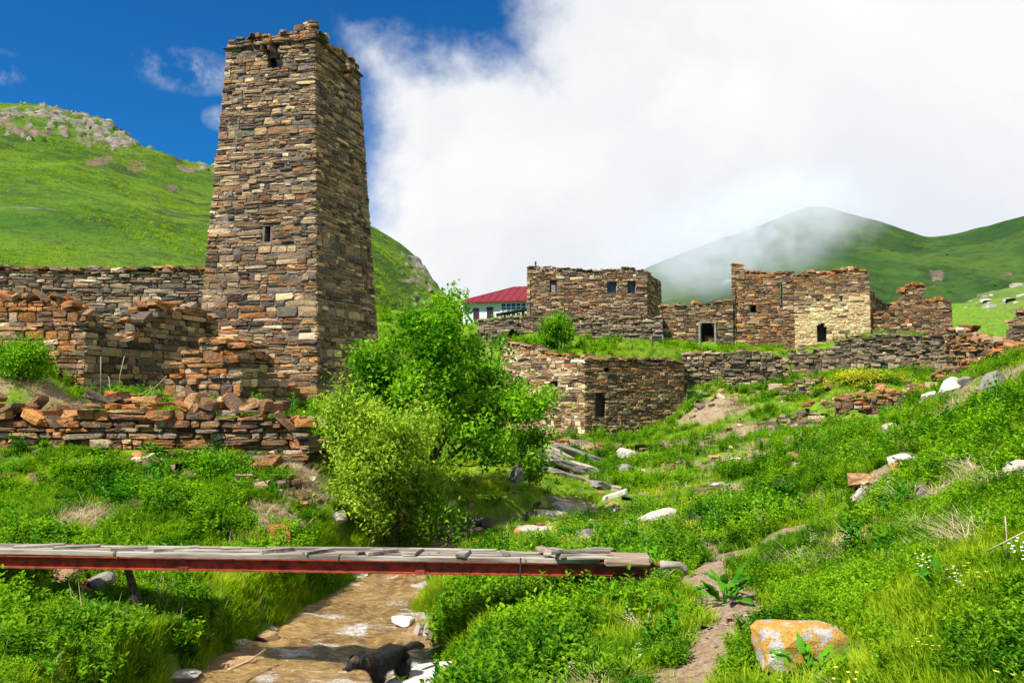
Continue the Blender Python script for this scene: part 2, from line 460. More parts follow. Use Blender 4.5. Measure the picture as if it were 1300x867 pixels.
dcol = t.mix(t.ramp(nf, .3, .7), (0.19, 0.120, 0.070), (0.44, 0.32, 0.21))
dcol = t.mix(t.ramp(nm, .55, .7, 0, .5), dcol, (0.30, 0.26, 0.22))
dcol = t.mix(sc_.outputs[1], dcol, t.mix(t.ramp(nf, .3, .7), (0.13, 0.08, 0.04), (0.25, 0.17, 0.09)))
c = t.mix(sc_.outputs[0], g, dcol)
bsdf(t, out, c, .95, t.math('ADD', nf, nm), .9, .06, .15)
M_GROUND = m
tag(link('ground', me, m), kind='structure')

# water sheet
ys = np.linspace(1.0, 20.9, 330); us = np.linspace(0, 1, 60)
WX, WY = [], []
Yg, Ug = np.meshgrid(ys, us, indexing='ij')
l = np.interp(Yg, STREAM[:, 0], STREAM[:, 1]) - .5; r = np.interp(Yg, STREAM[:, 0], STREAM[:, 2]) + .5
Xg = l + (r - l) * Ug; Zg = np.interp(Yg, STREAM[:, 0], STREAM[:, 3])
rip = (fbm(Xg * 3.2 + Yg * .6, Yg * 3.4, 5)) * .075 * np.clip(Yg / 8, .6, 1)
steep = np.exp(-((Yg - 10.2 + .25 * np.sin(Xg * 2)) / .28) ** 2) * .05 + np.exp(-((Yg - 12.2 - .3 * Xg) / .22) ** 2) * .03 + np.exp(-((Yg - 9.3 + .3 * Xg) / .2) ** 2) * .02 + np.exp(-((Yg - 11.2 - .25 * Xg) / .15) ** 2) * .03 + np.exp(-((Yg - 13.2 + .2 * Xg) / .25) ** 2) * .035
Zg = Zg + rip + steep * (.6 + fbm(Xg * 4, Yg * 4, 2))
ii = np.arange(len(ys) * len(us)).reshape(len(ys), len(us))
Qw = np.stack([ii[:-1, :-1], ii[:-1, 1:], ii[1:, 1:], ii[1:, :-1]], -1).reshape(-1, 4)
foam = np.clip(fbm(Xg * 1.6 + 9, Yg * 3.0 + 4, 4) * 3.2 - .15 + steep * 9, 0, 1)
foam = np.maximum(foam, np.exp(-((Yg - 16.65) / .35) ** 2) * .8)
me = npmesh('stream', np.stack([Xg, Yg, Zg], -1).reshape(-1, 3), Qw, np.stack([foam.ravel()] * 3 + [foam.ravel() * 0 + 1], -1), smooth=True)
m, t, out = mat('muddy_water')
a = t.new('ShaderNodeAttribute', attribute_name='Col'); p = gpos(t)
ps = t.vmul(p, (0.9, 2.6, 1.0))
n_s = t.noise(ps, 7, 6, .65, .6); n_f = t.noise(ps, 26, 5, .7); n_b = t.noise(p, 1.2, 4, .6)
wc_ = t.mix(t.ramp(n_b, .35, .7), (0.20, 0.105, 0.032), (0.41, 0.25, 0.090))
wc_ = t.mix(t.ramp(n_s, .46, .62, 0, .6), wc_, (0.54, 0.38, 0.17)); wc_ = t.mix(t.ramp(n_s, .46, .34, 0, .6), wc_, (0.10, 0.055, 0.020))
fm = t.math('ADD', t.math('MULTIPLY', a.outputs['Fac'], 0.75), t.math('MULTIPLY', t.math('SUBTRACT', n_f, .5), 1.5))
fm = t.ramp(fm, .45, .95, 0, .85)
wc_ = t.mix(fm, wc_, (0.80, 0.78, 0.74))
b = bsdf(t, out, wc_, t.math('ADD', t.math('MULTIPLY', fm, .5), .04), t.math('ADD', n_s, t.math('MULTIPLY', n_f, .25)), 1.0, .10, 1.0)
tag(link('stream', me, m), kind='structure')

# ------------------------------------------------------------------ hills and mountain
def hill_mat(name, g1, g2, g3, scale, rock=(0.34, 0.29, 0.24), rockamt=.62, warm=(0.22, 0.13, 0.08)):
    m, t, out = mat(name)
    p = gpos(t)
    q = t.vmul(p, (1, 1, 2.4))
    n1 = t.noise(q, scale, 7, .62, .4); n2 = t.noise(q, scale * 9, 6, .72); n3 = t.noise(q, scale * .35, 5, .6, .8); n4 = t.noise(q, scale * 3, 6, .68, 1.0)
    c = t.mix(t.ramp(n1, .36, .64), g1, g2)
    c = t.mix(t.ramp(n2, .42, .72, 0, .75), c, g3)
    c = t.mix(t.ramp(n4, .51, .64, 0, .75), c, g3)
    c = t.mix(t.math('MULTIPLY', t.ramp(n3, rockamt, rockamt + .05), t.ramp(n4, .40, .6)), c, t.mix(t.ramp(n2, .3, .7), warm, rock))
    a = t.new('ShaderNodeAttribute', attribute_name='Col'); s = t.new('ShaderNodeSeparateColor'); t.l.new(a.outputs['Color'], s.inputs[0])
    rk = t.math('MULTIPLY', s.outputs[0], t.ramp(t.math('ADD', n4, t.math('MULTIPLY', n2, .6)), .60, .92), clamp=True)
    c = t.mix(t.ramp(rk, .25, .6), c, t.mix(t.ramp(n2, .35, .7), (0.12, 0.10, 0.08), (0.30, 0.27, 0.225)))
    c = t.mix(t.ramp(t.math('ADD', s.outputs[1], t.math('MULTIPLY', t.math('SUBTRACT', n4, .5), 2.2)), .35, .95, 0, .8), c, t.mix(t.ramp(n2, .3, .7), (0.10, 0.07, 0.06), (0.24, 0.16, 0.11)))
    bsdf(t, out, c, .95, t.math('ADD', t.math('ADD', n2, n4), n1), .9, .35 / scale * .12, .1)
    return m


def hill(name, ridge, d0, z0f, mt, na=300, nr=130, amp=3.0, ns=40, shape=1.0, rockf=None, scarf=None):
    pxs = np.linspace(ridge[0][0], ridge[-1][0], na)
    rp = np.array([r[0] for r in ridge], float)
    ry = np.interp(pxs, rp, [r[1] for r in ridge]); rd = np.interp(pxs, rp, [r[2] for r in ridge])
    # smooth ridge
    k = np.array([1, 2, 3, 2, 1.]) / 9
    ry = np.convolve(np.pad(ry, 2, 'edge'), k, 'valid')
    ryl = np.convolve(np.pad(ry, 40, 'edge'), np.hanning(83)[1:-1] / np.hanning(83)[1:-1].sum(), 'valid')
    V = []; TT = np.concatenate([np.linspace(0, 1, nr), np.linspace(1.02, 1.6, 14)])
    top = np.array([P(x, y, d) for x, y, d in zip(pxs, ry, rd)])
    zl = np.array([P(x, y, d)[2] for x, y, d in zip(pxs, ryl, rd)])
    d0a = np.interp(pxs, rp, d0) if hasattr(d0, '__len__') else np.full(na, float(d0))
    base = np.array([P(x, 433, d) for x, d in zip(pxs, d0a)]); base[:, 2] = z0f if z0f is not None else ground(base[:, 0], base[:, 1], False) - 1.2
    X = np.empty((len(TT), na)); Y = X.copy(); Z = X.copy()
    for i, tt in enumerate(TT):
        X[i] = base[:, 0] + (top[:, 0] - base[:, 0]) * tt; Y[i] = base[:, 1] + (top[:, 1] - base[:, 1]) * tt
        if tt <= 1:
            e = tt ** shape
            Z[i] = base[:, 2] + (zl - base[:, 2]) * e + (top[:, 2] - zl) * tt ** 9
        else: Z[i] = top[:, 2] - (top[:, 2] - base[:, 2]) * ((tt - 1) * .9) ** 1.0
        edge = min(1, tt * 3) * (1 if tt > 1 else min(1, (1 - tt) * 7 + .22))
        Z[i] += fbm(X[i] / ns, Y[i] / ns, 6) * amp * edge
    if scarf is not None or rockf is not None:
        pp = proj((X, Y, Z)); R = rockf(pp[0], pp[1], TT[:, None] + X * 0) if rockf else X * 0
        Sc = scarf(pp[0], pp[1]) if scarf else X * 0
        Z += R * np.abs(fbm(X / 3.0, Y / 3.0, 4)) * amp * .55
    else: R = X * 0; Sc = X * 0
    ii = np.arange(X.size).reshape(X.shape)
    Q = np.stack([ii[:-1, :-1], ii[:-1, 1:], ii[1:, 1:], ii[1:, :-1]], -1).reshape(-1, 4)
    me = npmesh(name, np.stack([X, Y, Z], -1).reshape(-1, 3), Q, np.stack([R.ravel(), Sc.ravel(), R.ravel() * 0, R.ravel() * 0 + 1], -1), smooth=True)
    return tag(link(name, me, mt), kind='structure'), (X, Y, Z)


M_HILL = hill_mat('hillside_grass', (0.040, 0.110, 0.007), (0.105, 0.185, 0.010), (0.032, 0.052, 0.015), .040, rockamt=.66)
M_MTN = hill_mat('mountain_grass', (0.022, 0.066, 0.014), (0.060, 0.115, 0.018), (0.022, 0.042, 0.014), .010, rockamt=.64, warm=(0.16, 0.12, 0.08))  # cloud shade over the mountain is put into these darker greens
M_HILL3 = hill_mat('pasture_grass', (0.070, 0.150, 0.018), (0.14, 0.220, 0.03), (0.08, 0.10, 0.04), .06, rockamt=.60, rock=(.45, .42, .38))


def ell(px, py, cx, cy, rx, ry, s=.15):
    d = np.sqrt(((px - cx) / rx) ** 2 + ((py - cy) / ry) ** 2) + fbm(px * .11, py * .19, 4) * 1.5
    return np.clip((1.0 - d) / s, 0, 1)


def left_rock(px, py, t):
    a = ell(px, py, 95, 160, 75, 17, .35); b = ell(px, py, 30, 146, 60, 10, .3); c = ell(px, py, 150, 178, 45, 12, .3); d = ell(px, py, 262, 210, 20, 6)
    e = ell(px, py, 545, 348, 30, 36, .5) * .8
    return np.clip(a + b + c + d + e, 0, 1) * (t < 1.1)


def left_scar(px, py):
    a = 0
    for cx, cy, rx, ry in ((125, 203, 17, 6), (172, 211, 14, 6), (218, 238, 11, 4), (15, 158, 20, 7), (55, 170, 30, 4), (238, 215, 10, 4)): a = a + ell(px, py, cx, cy, rx, ry)
    return np.clip(a, 0, 1)


_, LH = hill('left_hill', [(-420, 60, 230), (-200, 108, 220), (0, 131, 215), (50, 133, 213), (100, 144, 211), (140, 155, 209), (158, 170, 207), (176, 188, 205), (220, 200, 200), (265, 209, 197), (340, 236, 185), (420, 262, 175),
                            (475, 290, 165), (510, 310, 160), (534, 330, 157), (552, 356, 154), (575, 384, 150), (590, 412, 146), (640, 455, 140), (700, 480, 136)],
             [36] * 10 + [36, 45, 62, 78, 85, 90, 95, 100, 105, 110], None, M_HILL, 420, 220, 3.2, 22, .98, left_rock, left_scar)


def mtn_scar(px, py):
    return np.clip(ell(px, py, 1190, 350, 12, 8) * .8 + ell(px, py, 1165, 335, 20, 3) * .6 + ell(px, py, 1275, 350, 14, 4) * .6, 0, 1)


_, MT = hill('mountain', [(620, 440, 900), (700, 425, 900), (760, 388, 880), (820, 338, 860), (900, 306, 850), (960, 284, 850), (1010, 266, 850), (1030, 261, 850), (1052, 262, 850), (1085, 272, 860), (1130, 286, 880), (1178, 299, 900),
                  (1205, 297, 880), (1240, 289, 840), (1300, 271, 780), (1420, 240, 700), (1700, 200, 600)],
     430, 12, M_MTN, 320, 160, 26, 130, .92, None, mtn_scar)
_, RH = hill('right_hill', [(1100, 470, 120), (1170, 440, 120), (1205, 405, 130), (1222, 384, 135), (1250, 374, 138), (1300, 361, 140), (1400, 330, 140), (1700, 260, 120)],
     58, 2, M_HILL3, 140, 90, 2.4, 16, 1.0, lambda px, py, t: np.clip((t - .86) * 6, 0, 1) * (t < 1.05) * np.clip(fbm(px * .12, py * .25, 4) * 2.5, 0, 1), None)

# ------------------------------------------------------------------ stones
RND = random.Random(11)


def stone_template(rs, round_=.0):
    n = 8
    base = [(-.5, -.5), (0, -.5), (.5, -.5), (.5, 0), (.5, .5), (0, .5), (-.5, .5), (-.5, 0)]
    o = np.array(base) * 1.0
    cut = np.array([rs.uniform(.80, 1.02) if i % 2 == 0 else rs.uniform(.90, 1.05) for i in range(n)])
    o = o * cut[:, None] + rs.uniform(-.03, .03, (n, 2))
    V = []
    for y, k in ((.5, .96), (-.40, 1.0), (-.5, .91)):
        for i in range(n):
            j = rs.uniform(-.03, .03, 2) if y < .5 else (0, 0)
            V.append((o[i, 0] * k + j[0], y + (rs.uniform(-.05, .10) if y == -.5 else rs.uniform(-.05, .05) if y < 0 else 0), o[i, 1] * k + j[1]))
    V.append((rs.uniform(-.12, .12), -.50 + rs.uniform(-.09, .05), rs.uniform(-.12, .12)))
    T = []
    for a in (0, 8):
        for i in range(n):
            p0, p1, q0, q1 = a + i, a + (i + 1) % n, a + 8 + i, a + 8 + (i + 1) % n
            T += [(p0, q1, p1), (p0, q0, q1)]
    for i in range(n): T.append((16 + i, 24, 16 + (i + 1) % n))
    return np.array(V), np.array(T)


_r = np.random.RandomState(3)
TPL = [stone_template(_r) for _ in range(20)]
TPLV = np.array([v for v, _ in TPL]); TPLT = TPL[0][1]
# fix winding: the cap normal should face -y
_a, _b, _c = TPLV[0][TPLT[-1]]
if np.cross(_b - _a, _c - _a)[1] > 0: TPLT = TPLT[:, ::-1]
TPLM = []
for i, v in enumerate(TPLV):
    mm = npmesh('stone_block', v, TPLT, np.ones((25, 4))); mm.materials.append(M_STONE); TPLM.append(mm)

# linear base colours, weight, of the masonry
GREYBROWN = [((.24, .175, .11), 3), ((.34, .255, .16), 3), ((.14, .10, .07), 2.6), ((.44, .335, .20), 2.6), ((.28, .17, .09), 2), ((.17, .15, .125), 1.4), ((.52, .42, .29), 1.5), ((.33, .16, .065), 1.1), ((.075, .060, .05), 1.8)]
DARK_SHADEMIX = [((.19, .15, .10), 3), ((.28, .22, .135), 3), ((.09, .072, .055), 3), ((.36, .285, .175), 2), ((.21, .13, .08), 1.5), ((.14, .13, .115), 1.3), ((.40, .32, .2), .8)]  # darkened grey-brown: shade painted on faces turned from the sun; also dark ledge stones
PALE = [((.66, .54, .36), 4), ((.54, .42, .26), 3), ((.74, .64, .46), 3), ((.36, .28, .18), 1.5), ((.27, .20, .13), .8)]
PLASTER = [((.70, .55, .33), 5), ((.60, .46, .27), 3), ((.74, .60, .38), 2), ((.45, .34, .20), .8)]
GREYWALL = [((.25, .215, .165), 3), ((.34, .28, .20), 3), ((.15, .125, .10), 2.6), ((.46, .40, .31), 1.6), ((.28, .19, .11), 1.6), ((.09, .078, .066), 1.8)]
ORANGE = [((.30, .16, .07), 3), ((.36, .23, .12), 3), ((.20, .13, .09), 2.5), ((.42, .33, .23), 2), ((.42, .19, .06), 1.6), ((.14, .12, .10), 1.5)]


def pick(pal, r):
    tot = sum(x[1] for x in pal); k = r.uniform(0, tot)
    for c, wgt in pal:
        k -= wgt
        if k <= 0: break
    j = math.exp(r.gauss(-.20, .32) if pal is not PLASTER else r.gauss(-.02, .12))
    return tuple(min(.72, x * j * q * r.uniform(.95, 1.05)) for x, q in zip(c, (1.07, .98, .88)))


class Masonry:
    """collects stones and cores for one thing"""
    def __init__(s, t, seed, pale=False):
        s.t = t; s.r = random.Random(seed); s.st = []; s.cv = []; s.cq = []; s.core_mat = M_CORE_PALE if pale else M_CORE

    def stone(s, c, u, n, v, w, d, h, col, lich):
        """c centre, unit axes u (right), n (out), v (up)"""
        r = s.r; ang = r.gauss(0, .025)
        u2 = u * math.cos(ang) + v * math.sin(ang); v2 = v * math.cos(ang) - u * math.sin(ang)
        if r.random() < .5: u2, v2 = -u2, -v2
        M = np.eye(4); M[:3, 0] = u2 * w; M[:3, 1] = -n * d; M[:3, 2] = v2 * h; M[:3, 3] = c
        q = proj(c); depth = max(c[1], 1)
        s.st.append((M, col, lich, F * w / depth, F * w * h / depth ** 2 if (-40 < q[0] < 1340 and -40 < q[1] < 900) else 0))

    def panel(s, A, B, Cc, Dd, size=(.32, .11), top=None, openings=(), pal=GREYBROWN, lich=.1, lich_top=.0, core=True, thick=.6, prot=.026, gap=.010, bottom=None, palf=None, tall=1.0, inset=.07, deep=.045, grow=0):
        A, B, Cc, Dd = map(lambda q: np.array(q, float), (A, B, Cc, Dd)); r = s.r
        L = np.linalg.norm(B - A); H = np.linalg.norm(Dd - A)
        pos = lambda S_, T_: (A * (1 - S_) + B * S_) * (1 - T_) + (Dd * (1 - S_) + Cc * S_) * T_
        u = (B - A) / L; v0 = (Dd - A) / H; n = np.cross(u, v0); n /= np.linalg.norm(n); v = np.cross(n, u)
        if top is None: top = lambda S_: H
        def open_at(wc_):
            res = []
            for (u0, u1, w0, w1, arch) in openings:
                if w0 < wc_ < w1:
                    if arch:
                        rad = (u1 - u0) / 2; ysp = w1 - rad * 1.15
                        if wc_ > ysp:
                            k = math.sqrt(max(0, 1 - ((wc_ - ysp) / (rad * 1.15)) ** 2)) * rad; mid = (u0 + u1) / 2
                            res.append((mid - k, mid + k)); continue
                    res.append((u0, u1))
            return res
        wq = -.05; Hm = max(top(x) for x in np.linspace(0, 1, 60))
        while wq < Hm:
            gk = 1 + grow * max(0, 1 - wq / (H * .55)); h = max(.045, size[1] * gk * math.exp(r.gauss(0, .38)) * tall); T_ = (wq + h / 2) / H
            Lw = np.linalg.norm(pos(1, T_) - pos(0, T_)); ops = open_at(wq + h / 2)
            spans = [(-.01, Lw + .01)]
            for o0, o1 in sorted(ops):
                k = Lw / L; a0, b0 = spans.pop(); spans += [(a0, o0 * k), (o1 * k, b0)]
            for a0, b0 in spans:
                x = a0
                if b0 - a0 < .06: continue
                while x < b0 - .02:
                    wd = min(max(h * 1.0, size[0] * (1 + (gk - 1) * .5) * math.exp(r.gauss(0, .50))), size[0] * 2.8)
                    if b0 - (x + wd) < size[0] * .45: wd = b0 - x
                    S_ = (x + wd / 2) / Lw
                    tp = top(min(max(S_, 0), 1)); bt = bottom(S_) if bottom else -1
                    if wq + h * .55 < tp and wq + h > bt:
                        nearTop = max(0, 1 - (tp - wq - h) / .45)
                        lv = lich + lich_top * nearTop; lv = min(1, max(0, lv + r.gauss(0, .16)))
                        pl = palf(S_, wq) if palf else pal
                        parts = [(0, h)]
                        if h > size[1] * 1.1 and r.random() < .42:
                            f_ = r.uniform(.35, .65); parts = [(0, h * f_), (h * f_, h)]
                        for p0, p1 in parts:
                            hh = p1 - p0
                            c = pos(S_, (wq + (p0 + p1) / 2) / H) + v * r.gauss(0, .006)
                            d = .22
                            pr = r.uniform(-.6, 1) * prot if r.random() > .07 else prot * 1.6
                            s.stone(c + n * (pr - d / 2), u, n, v, max(.05, wd - gap), d, max(.035, hh - gap * .8), pick(pl, r), lv)
                    x += wd
            wq += h
        if core:
            s.core(pos, L, H, n, top, open_at, thick, bottom, inset, deep)

    def core(s, pos, L, H, n, top, open_at, thick, bottom=None, inset=.07, deep=.045):
        cu = .22; ch = .16; nu = max(2, int(L / cu)); Hm = max(top(x) for x in np.linspace(0, 1, 60)); nh = max(1, int((Hm + .1) / ch))
        fill = np.zeros((nu, nh), bool)
        for j in range(nh):
            wz = (j + .5) * ch; ops = open_at(wz)
            for i in range(nu):
                x = (i + .5) / nu
                fill[i, j] = wz + ch * .5 < top(x) - .17 and not any(o0 - .02 < x * L < o1 + .02 for o0, o1 in ops)
        base = len(s.cv)
        vid = {}
        def vert(i, j, b):
            k = (i, j, b)
            if k not in vid:
                vid[k] = len(s.cv)
                q = pos(min(1 - inset / L, max(inset / L, i / nu)), (j * ch) / H) - n * (deep if b == 0 else thick)
                if j == 0: q = q - np.array((0, 0, .5))
                s.cv.append(q)
            return vid[k]
        f = lambda i, j: 0 <= i < nu and 0 <= j < nh and fill[i, j]
        for i in range(nu):
            for j in range(nh):
                if not fill[i, j]: continue
                s.cq.append((vert(i, j, 0), vert(i + 1, j, 0), vert(i + 1, j + 1, 0), vert(i, j + 1, 0)))
                s.cq.append((vert(i, j, 1), vert(i, j + 1, 1), vert(i + 1, j + 1, 1), vert(i + 1, j, 1)))
                if not f(i - 1, j): s.cq.append((vert(i, j, 0), vert(i, j + 1, 0), vert(i, j + 1, 1), vert(i, j, 1)))
                if not f(i + 1, j): s.cq.append((vert(i + 1, j, 0), vert(i + 1, j, 1), vert(i + 1, j + 1, 1), vert(i + 1, j + 1, 0)))
                if not f(i, j + 1): s.cq.append((vert(i, j + 1, 0), vert(i + 1, j + 1, 0), vert(i + 1, j + 1, 1), vert(i, j + 1, 1)))

    def caps(s, A, B, top, thick, size=.4, pal=ORANGE, lich=.55, hh=.10, z0=0, tilt=.12, skip=.15):
        """loose stones lying along the broken top"""
        A = np.array(A, float); B = np.array(B, float); L = np.linalg.norm(B - A); u = (B - A) / L; up = np.array((0, 0, 1.)); n = np.cross(u, up); r = s.r
        x = 0
        while x < L:
            wd = size * math.exp(r.gauss(0, .35))
            dd = 0.0
            while dd < thick:
                dp = size * r.uniform(.6, 1.1)
                if r.random() > skip and x + wd < L + .12:
                    h = hh * math.exp(r.gauss(0, .35))
                    S_ = min(1, max(0, (x + wd / 2) / L))
                    c = A + u * (x + wd / 2 + r.gauss(0, .03)) - n * (dd + dp * .4 - .04) + up * (top(S_) + h * .35 + r.gauss(0, .02))
                    ya = r.gauss(0, .22); ti = r.gauss(0, tilt)
                    n2 = n * math.cos(ya) + u * math.sin(ya); u2 = np.cross(up, n2) * 1.0
                    u2 = u * math.cos(ya) - n * math.sin(ya)
                    u3 = u2 * math.cos(ti) + up * math.sin(ti); v3 = np.cross(n2, u3)
                    s.stone(c, u3, n2, v3, wd, dp, h, pick(pal, r), min(1, max(0, r.gauss(lich, .2))))
                dd += dp
            x += wd

    def finish(s, maxparts=300, minpx=10):
        t = s.t; loc = np.array(t.location)
        order = sorted(range(len(s.st)), key=lambda i: -s.st[i][4])
        parts = set(i for i in order[:maxparts] if s.st[i][3] >= minpx and s.st[i][4] > 0)
        r = s.r
        for i in sorted(parts):
            M, col, lich, _, _ = s.st[i]
            o = bpy.data.objects.new('stone', TPLM[r.randrange(20)]); C.objects.link(o); o.parent = t
            M2 = M.copy(); M2[:3, 3] -= loc
            o.matrix_basis = Matrix(M2.tolist()); o.color = (*col, lich)
        rest = [x for i, x in enumerate(s.st) if i not in parts]
        if rest:
            Ms = np.array([x[0] for x in rest]); Ms[:, :3, 3] -= loc
            ti = np.array([r.randrange(20) for _ in rest])
            V = np.einsum('nij,nkj->nki', Ms[:, :3, :3], TPLV[ti]) + Ms[:, None, :3, 3]
            T = (TPLT[None] + (np.arange(len(rest)) * 25)[:, None, None]).reshape(-1, 3)
            col = np.repeat(np.array([(*x[1], x[2]) for x in rest]), 25, axis=0)
            o = link('stonework', npmesh('stonework', V.reshape(-1, 3), T, col), M_STONE, t); tag(o, kind='stuff')
        if s.cq:
            o = link('rubble_core', npmesh('rubble_core', np.array(s.cv) - loc, np.array(s.cq)), s.core_mat, t)
        return len(parts), len(rest)


def plan_hit(px, py, a, b):
    """where the sight line through a pixel meets the vertical plane over plan points a-b: fraction s and height"""
    r_ = ray(px, py); dx, dy = r_[0], r_[1]
    ex, ey = b[0] - a[0], b[1] - a[1]
    # (k*dx, k*dy) = a + s*e
    det = dx * (-ey) + ex * dy
    k = (a[0] * (-ey) + ex * a[1]) / det
    s_ = (dx * a[1] - dy * a[0]) / det
    return s_, CAMZ + r_[2] * k


WALLS = []          # plan footprints kept clear of plants


def wall_px(ms, p0, p1, zb, top, openings=(), thick=.6, cap=True, capargs=None, rough=.10, plan=None, **kw):
    """front face of a wall over plan points seen at pixel columns p0=(px,D), p1=(px,D); top and openings given where they appear"""
    a = plan[0] if plan else P(p0[0], 470, p0[1])[:2]; b = plan[1] if plan else P(p1[0], 470, p1[1])[:2]
    L = math.hypot(b[0] - a[0], b[1] - a[1])
    tp = [plan_hit(x, y, a, b) for x, y in top]
    ts = np.array([q[0] for q in tp]); tz = np.array([q[1] for q in tp]) - zb
    seed = ms.r.random() * 100
    rough = rough * 1.5
    def topf(s_):
        base = float(np.interp(s_, ts, tz))
        return base + float(vnoise(np.array([s_ * L / .45 + seed]), np.array([seed]))[0]) * 2 * rough
    H = max(tz) + .3
    ops = []
    for (x0, y0, x1, y1, arch) in openings:
        s0, z1 = plan_hit(x0, y0, a, b); s1, z0 = plan_hit(x1, y1, a, b)
        ops.append((s0 * L, s1 * L, z0 - zb, z1 - zb, arch))
    A = (a[0], a[1], zb); B = (b[0], b[1], zb); Cc = (b[0], b[1], zb + H); D_ = (a[0], a[1], zb + H)
    ms.panel(A, B, Cc, D_, top=topf, openings=ops, thick=thick, **kw)
    if cap: ms.caps(A, B, topf, thick, **(capargs or {}))
    WALLS.append((a, b, thick))
    return A, B, topf, ops


def block_end(ms, corner, direction, length, zb, z_at0, z_at1=None, **kw):
    """a side face going away from a plan corner; heights given above zb"""
    z_at1 = z_at0 if z_at1 is None else z_at1
    d = np.array(direction, float); d /= np.linalg.norm(d)
    a = np.array(corner[:2]); b = a + d * length
    H = max(z_at0, z_at1) + .3
    tf = lambda s_: z_at0 + (z_at1 - z_at0) * s_ + (ms.r.random() - .5) * .0
    ms.panel((a[0], a[1], zb), (b[0], b[1], zb), (b[0], b[1], zb + H), (a[0], a[1], zb + H), top=tf, **kw)
    return b


# ---- the tower
def build_tower():
    zb = 1.6
    def at(px, py, D): return P(px, py, D)
    Cb, Ct = at(403, 480, 25.35), at(400, 22, 26.0)
    Lb, Lt = at(254, 400, 26.35), at(291, 36, 26.75)
    Rb, Rt = at(481, 440, 29.2), at(455, 71, 29.0)
    def ext(b, t_, z):
        k = (z - b[2]) / (t_[2] - b[2]); q = b + (t_ - b) * k; q[2] = z; return q
    ztop = 14.25
    pts = [(ext(a, b, zb), ext(a, b, ztop)) for a, b in ((Lb, Lt), (Cb, Ct), (Rb, Rt))]
    B4 = (pts[0][0] + pts[2][0] - pts[1][0], pts[0][1] + pts[2][1] - pts[1][1])
    cen = sum(p[0] for p in pts[::2]) / 2
    t = thing('stone_tower', 'tall tapering medieval watchtower of rough brown stone with broken flat top', 'tower', (cen[0], cen[1], zb))
    ms = Masonry(t, 5)
    H = ztop - zb
    def op(face, px0, py0, px1, py1):
        a, b = face; s0, z1 = plan_hit(px0, py0, a, b); s1, z0 = plan_hit(px1, py1, a, b)
        L = math.hypot(*(b - a)); return (s0 * L, s1 * L, z0 - zb, z1 - zb, False)
    rr = random.Random(4)
    pf = [rr.uniform(-.5, .5) for _ in range(40)]
    topf = lambda s_: H + float(np.interp(s_ * 20, range(40), pf)) * .12
    fl = (pts[0][1][:2], pts[1][1][:2]); fr = (pts[1][1][:2], pts[2][1][:2]); flb = (pts[0][0][:2], pts[1][0][:2])
    # left (lit) face with small openings; openings measured on leaning face so nudge by plan of mid height
    def ops_for(face_i, rects):
        res = []
        for (x0, y0, x1, y1) in rects:
            # iterate height on the leaning face
            a0, a1 = pts[face_i]; b0, b1 = pts[face_i + 1]
            z = 8.0
            for _ in range(6):
                k = (z - zb) / H; a = a0 + (a1 - a0) * k; b = b0 + (b1 - b0) * k
                s0, zt = plan_hit(x0, y0, a[:2], b[:2]); s1, zl = plan_hit(x1, y1, a[:2], b[:2]); z = (zt + zl) / 2
            L = np.linalg.norm(b0 - a0)
            res.append((s0 * L, s1 * L, zl - zb, zt - zb, False))
        return res
    def pal_left(s_, w_):
        return ORANGE if (w_ < 3.2 and s_ > .55 and rr.random() < .5) else GREYBROWN
    lo = ops_for(0, [(337, 46, 354, 66), (340, 70, 350, 83), (333, 287, 345, 306), (383, 295, 391, 303)])
    ro = ops_for(1, [(428, 70, 439, 82), (413, 496, 419, 520)])
    ms.panel(pts[0][0], pts[1][0], pts[1][1], pts[0][1], size=(.33, .105), top=topf, openings=lo, grow=1.0, gap=.008, palf=pal_left, lich=.12, lich_top=.25, thick=.7, prot=.028, deep=.02)
    ms.panel(pts[1][0], pts[2][0], pts[2][1], pts[1][1], size=(.33, .11), top=topf, openings=ro, grow=.6, gap=.008, pal=DARK_SHADEMIX, lich=.03, lich_top=.35, thick=.7, prot=.024, deep=.02)  # right face: its shade is partly put into the darker stone colours
    ms.panel(pts[2][0], B4[0], B4[1], pts[2][1], size=(.5, .2), top=topf, pal=DARK_SHADEMIX, lich=.05, thick=.7)
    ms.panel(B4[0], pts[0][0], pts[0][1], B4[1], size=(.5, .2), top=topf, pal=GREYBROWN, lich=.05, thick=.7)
    # thin drip course and ragged crown
    ring = [p[1] for p in pts] + [B4[1]]
    for i in range(4):
        a = ring[i].copy(); b = ring[(i + 1) % 4].copy(); u = (b - a) / np.linalg.norm(b - a); n = np.cross(u, (0, 0, 1.)); L = np.linalg.norm(b - a)
        x = -.06
        while x < L:
            wd = rr.uniform(.35, .75)
            ms.stone(a + u * (x + wd / 2) + n * (-.13) + np.array((0, 0, -.22)), u, n, np.array((0, 0, 1.)), wd, .48, .06, pick(DARK_SHADEMIX, rr), .1)
            x += wd
        prof = {0: [0, .02, .05, .10, .06, .02, .22, .26, .50, .55], 1: [.45, .12, .2, .05, 0, .12, .05, .1, .3, .1]}.get(i, [.1] * 10)
        tf = lambda s_, pr=prof: float(np.interp(s_ * 9, range(10), pr)) * .75
        ms.panel(a - (0, 0, .1) + n * -.02, b - (0, 0, .1) + n * -.02, b + (0, 0, .9), a + (0, 0, .9), size=(.34, .11), top=lambda s_, g=tf: g(s_) + .12, pal=ORANGE if i == 0 else DARK_SHADEMIX, lich=.35, core=True, thick=.4)
        ms.caps(a - n * .0, b - n * .0, lambda s_, g=tf: g(s_) + .0, .45, size=.34, lich=.3, pal=GREYBROWN, skip=.45, hh=.09)
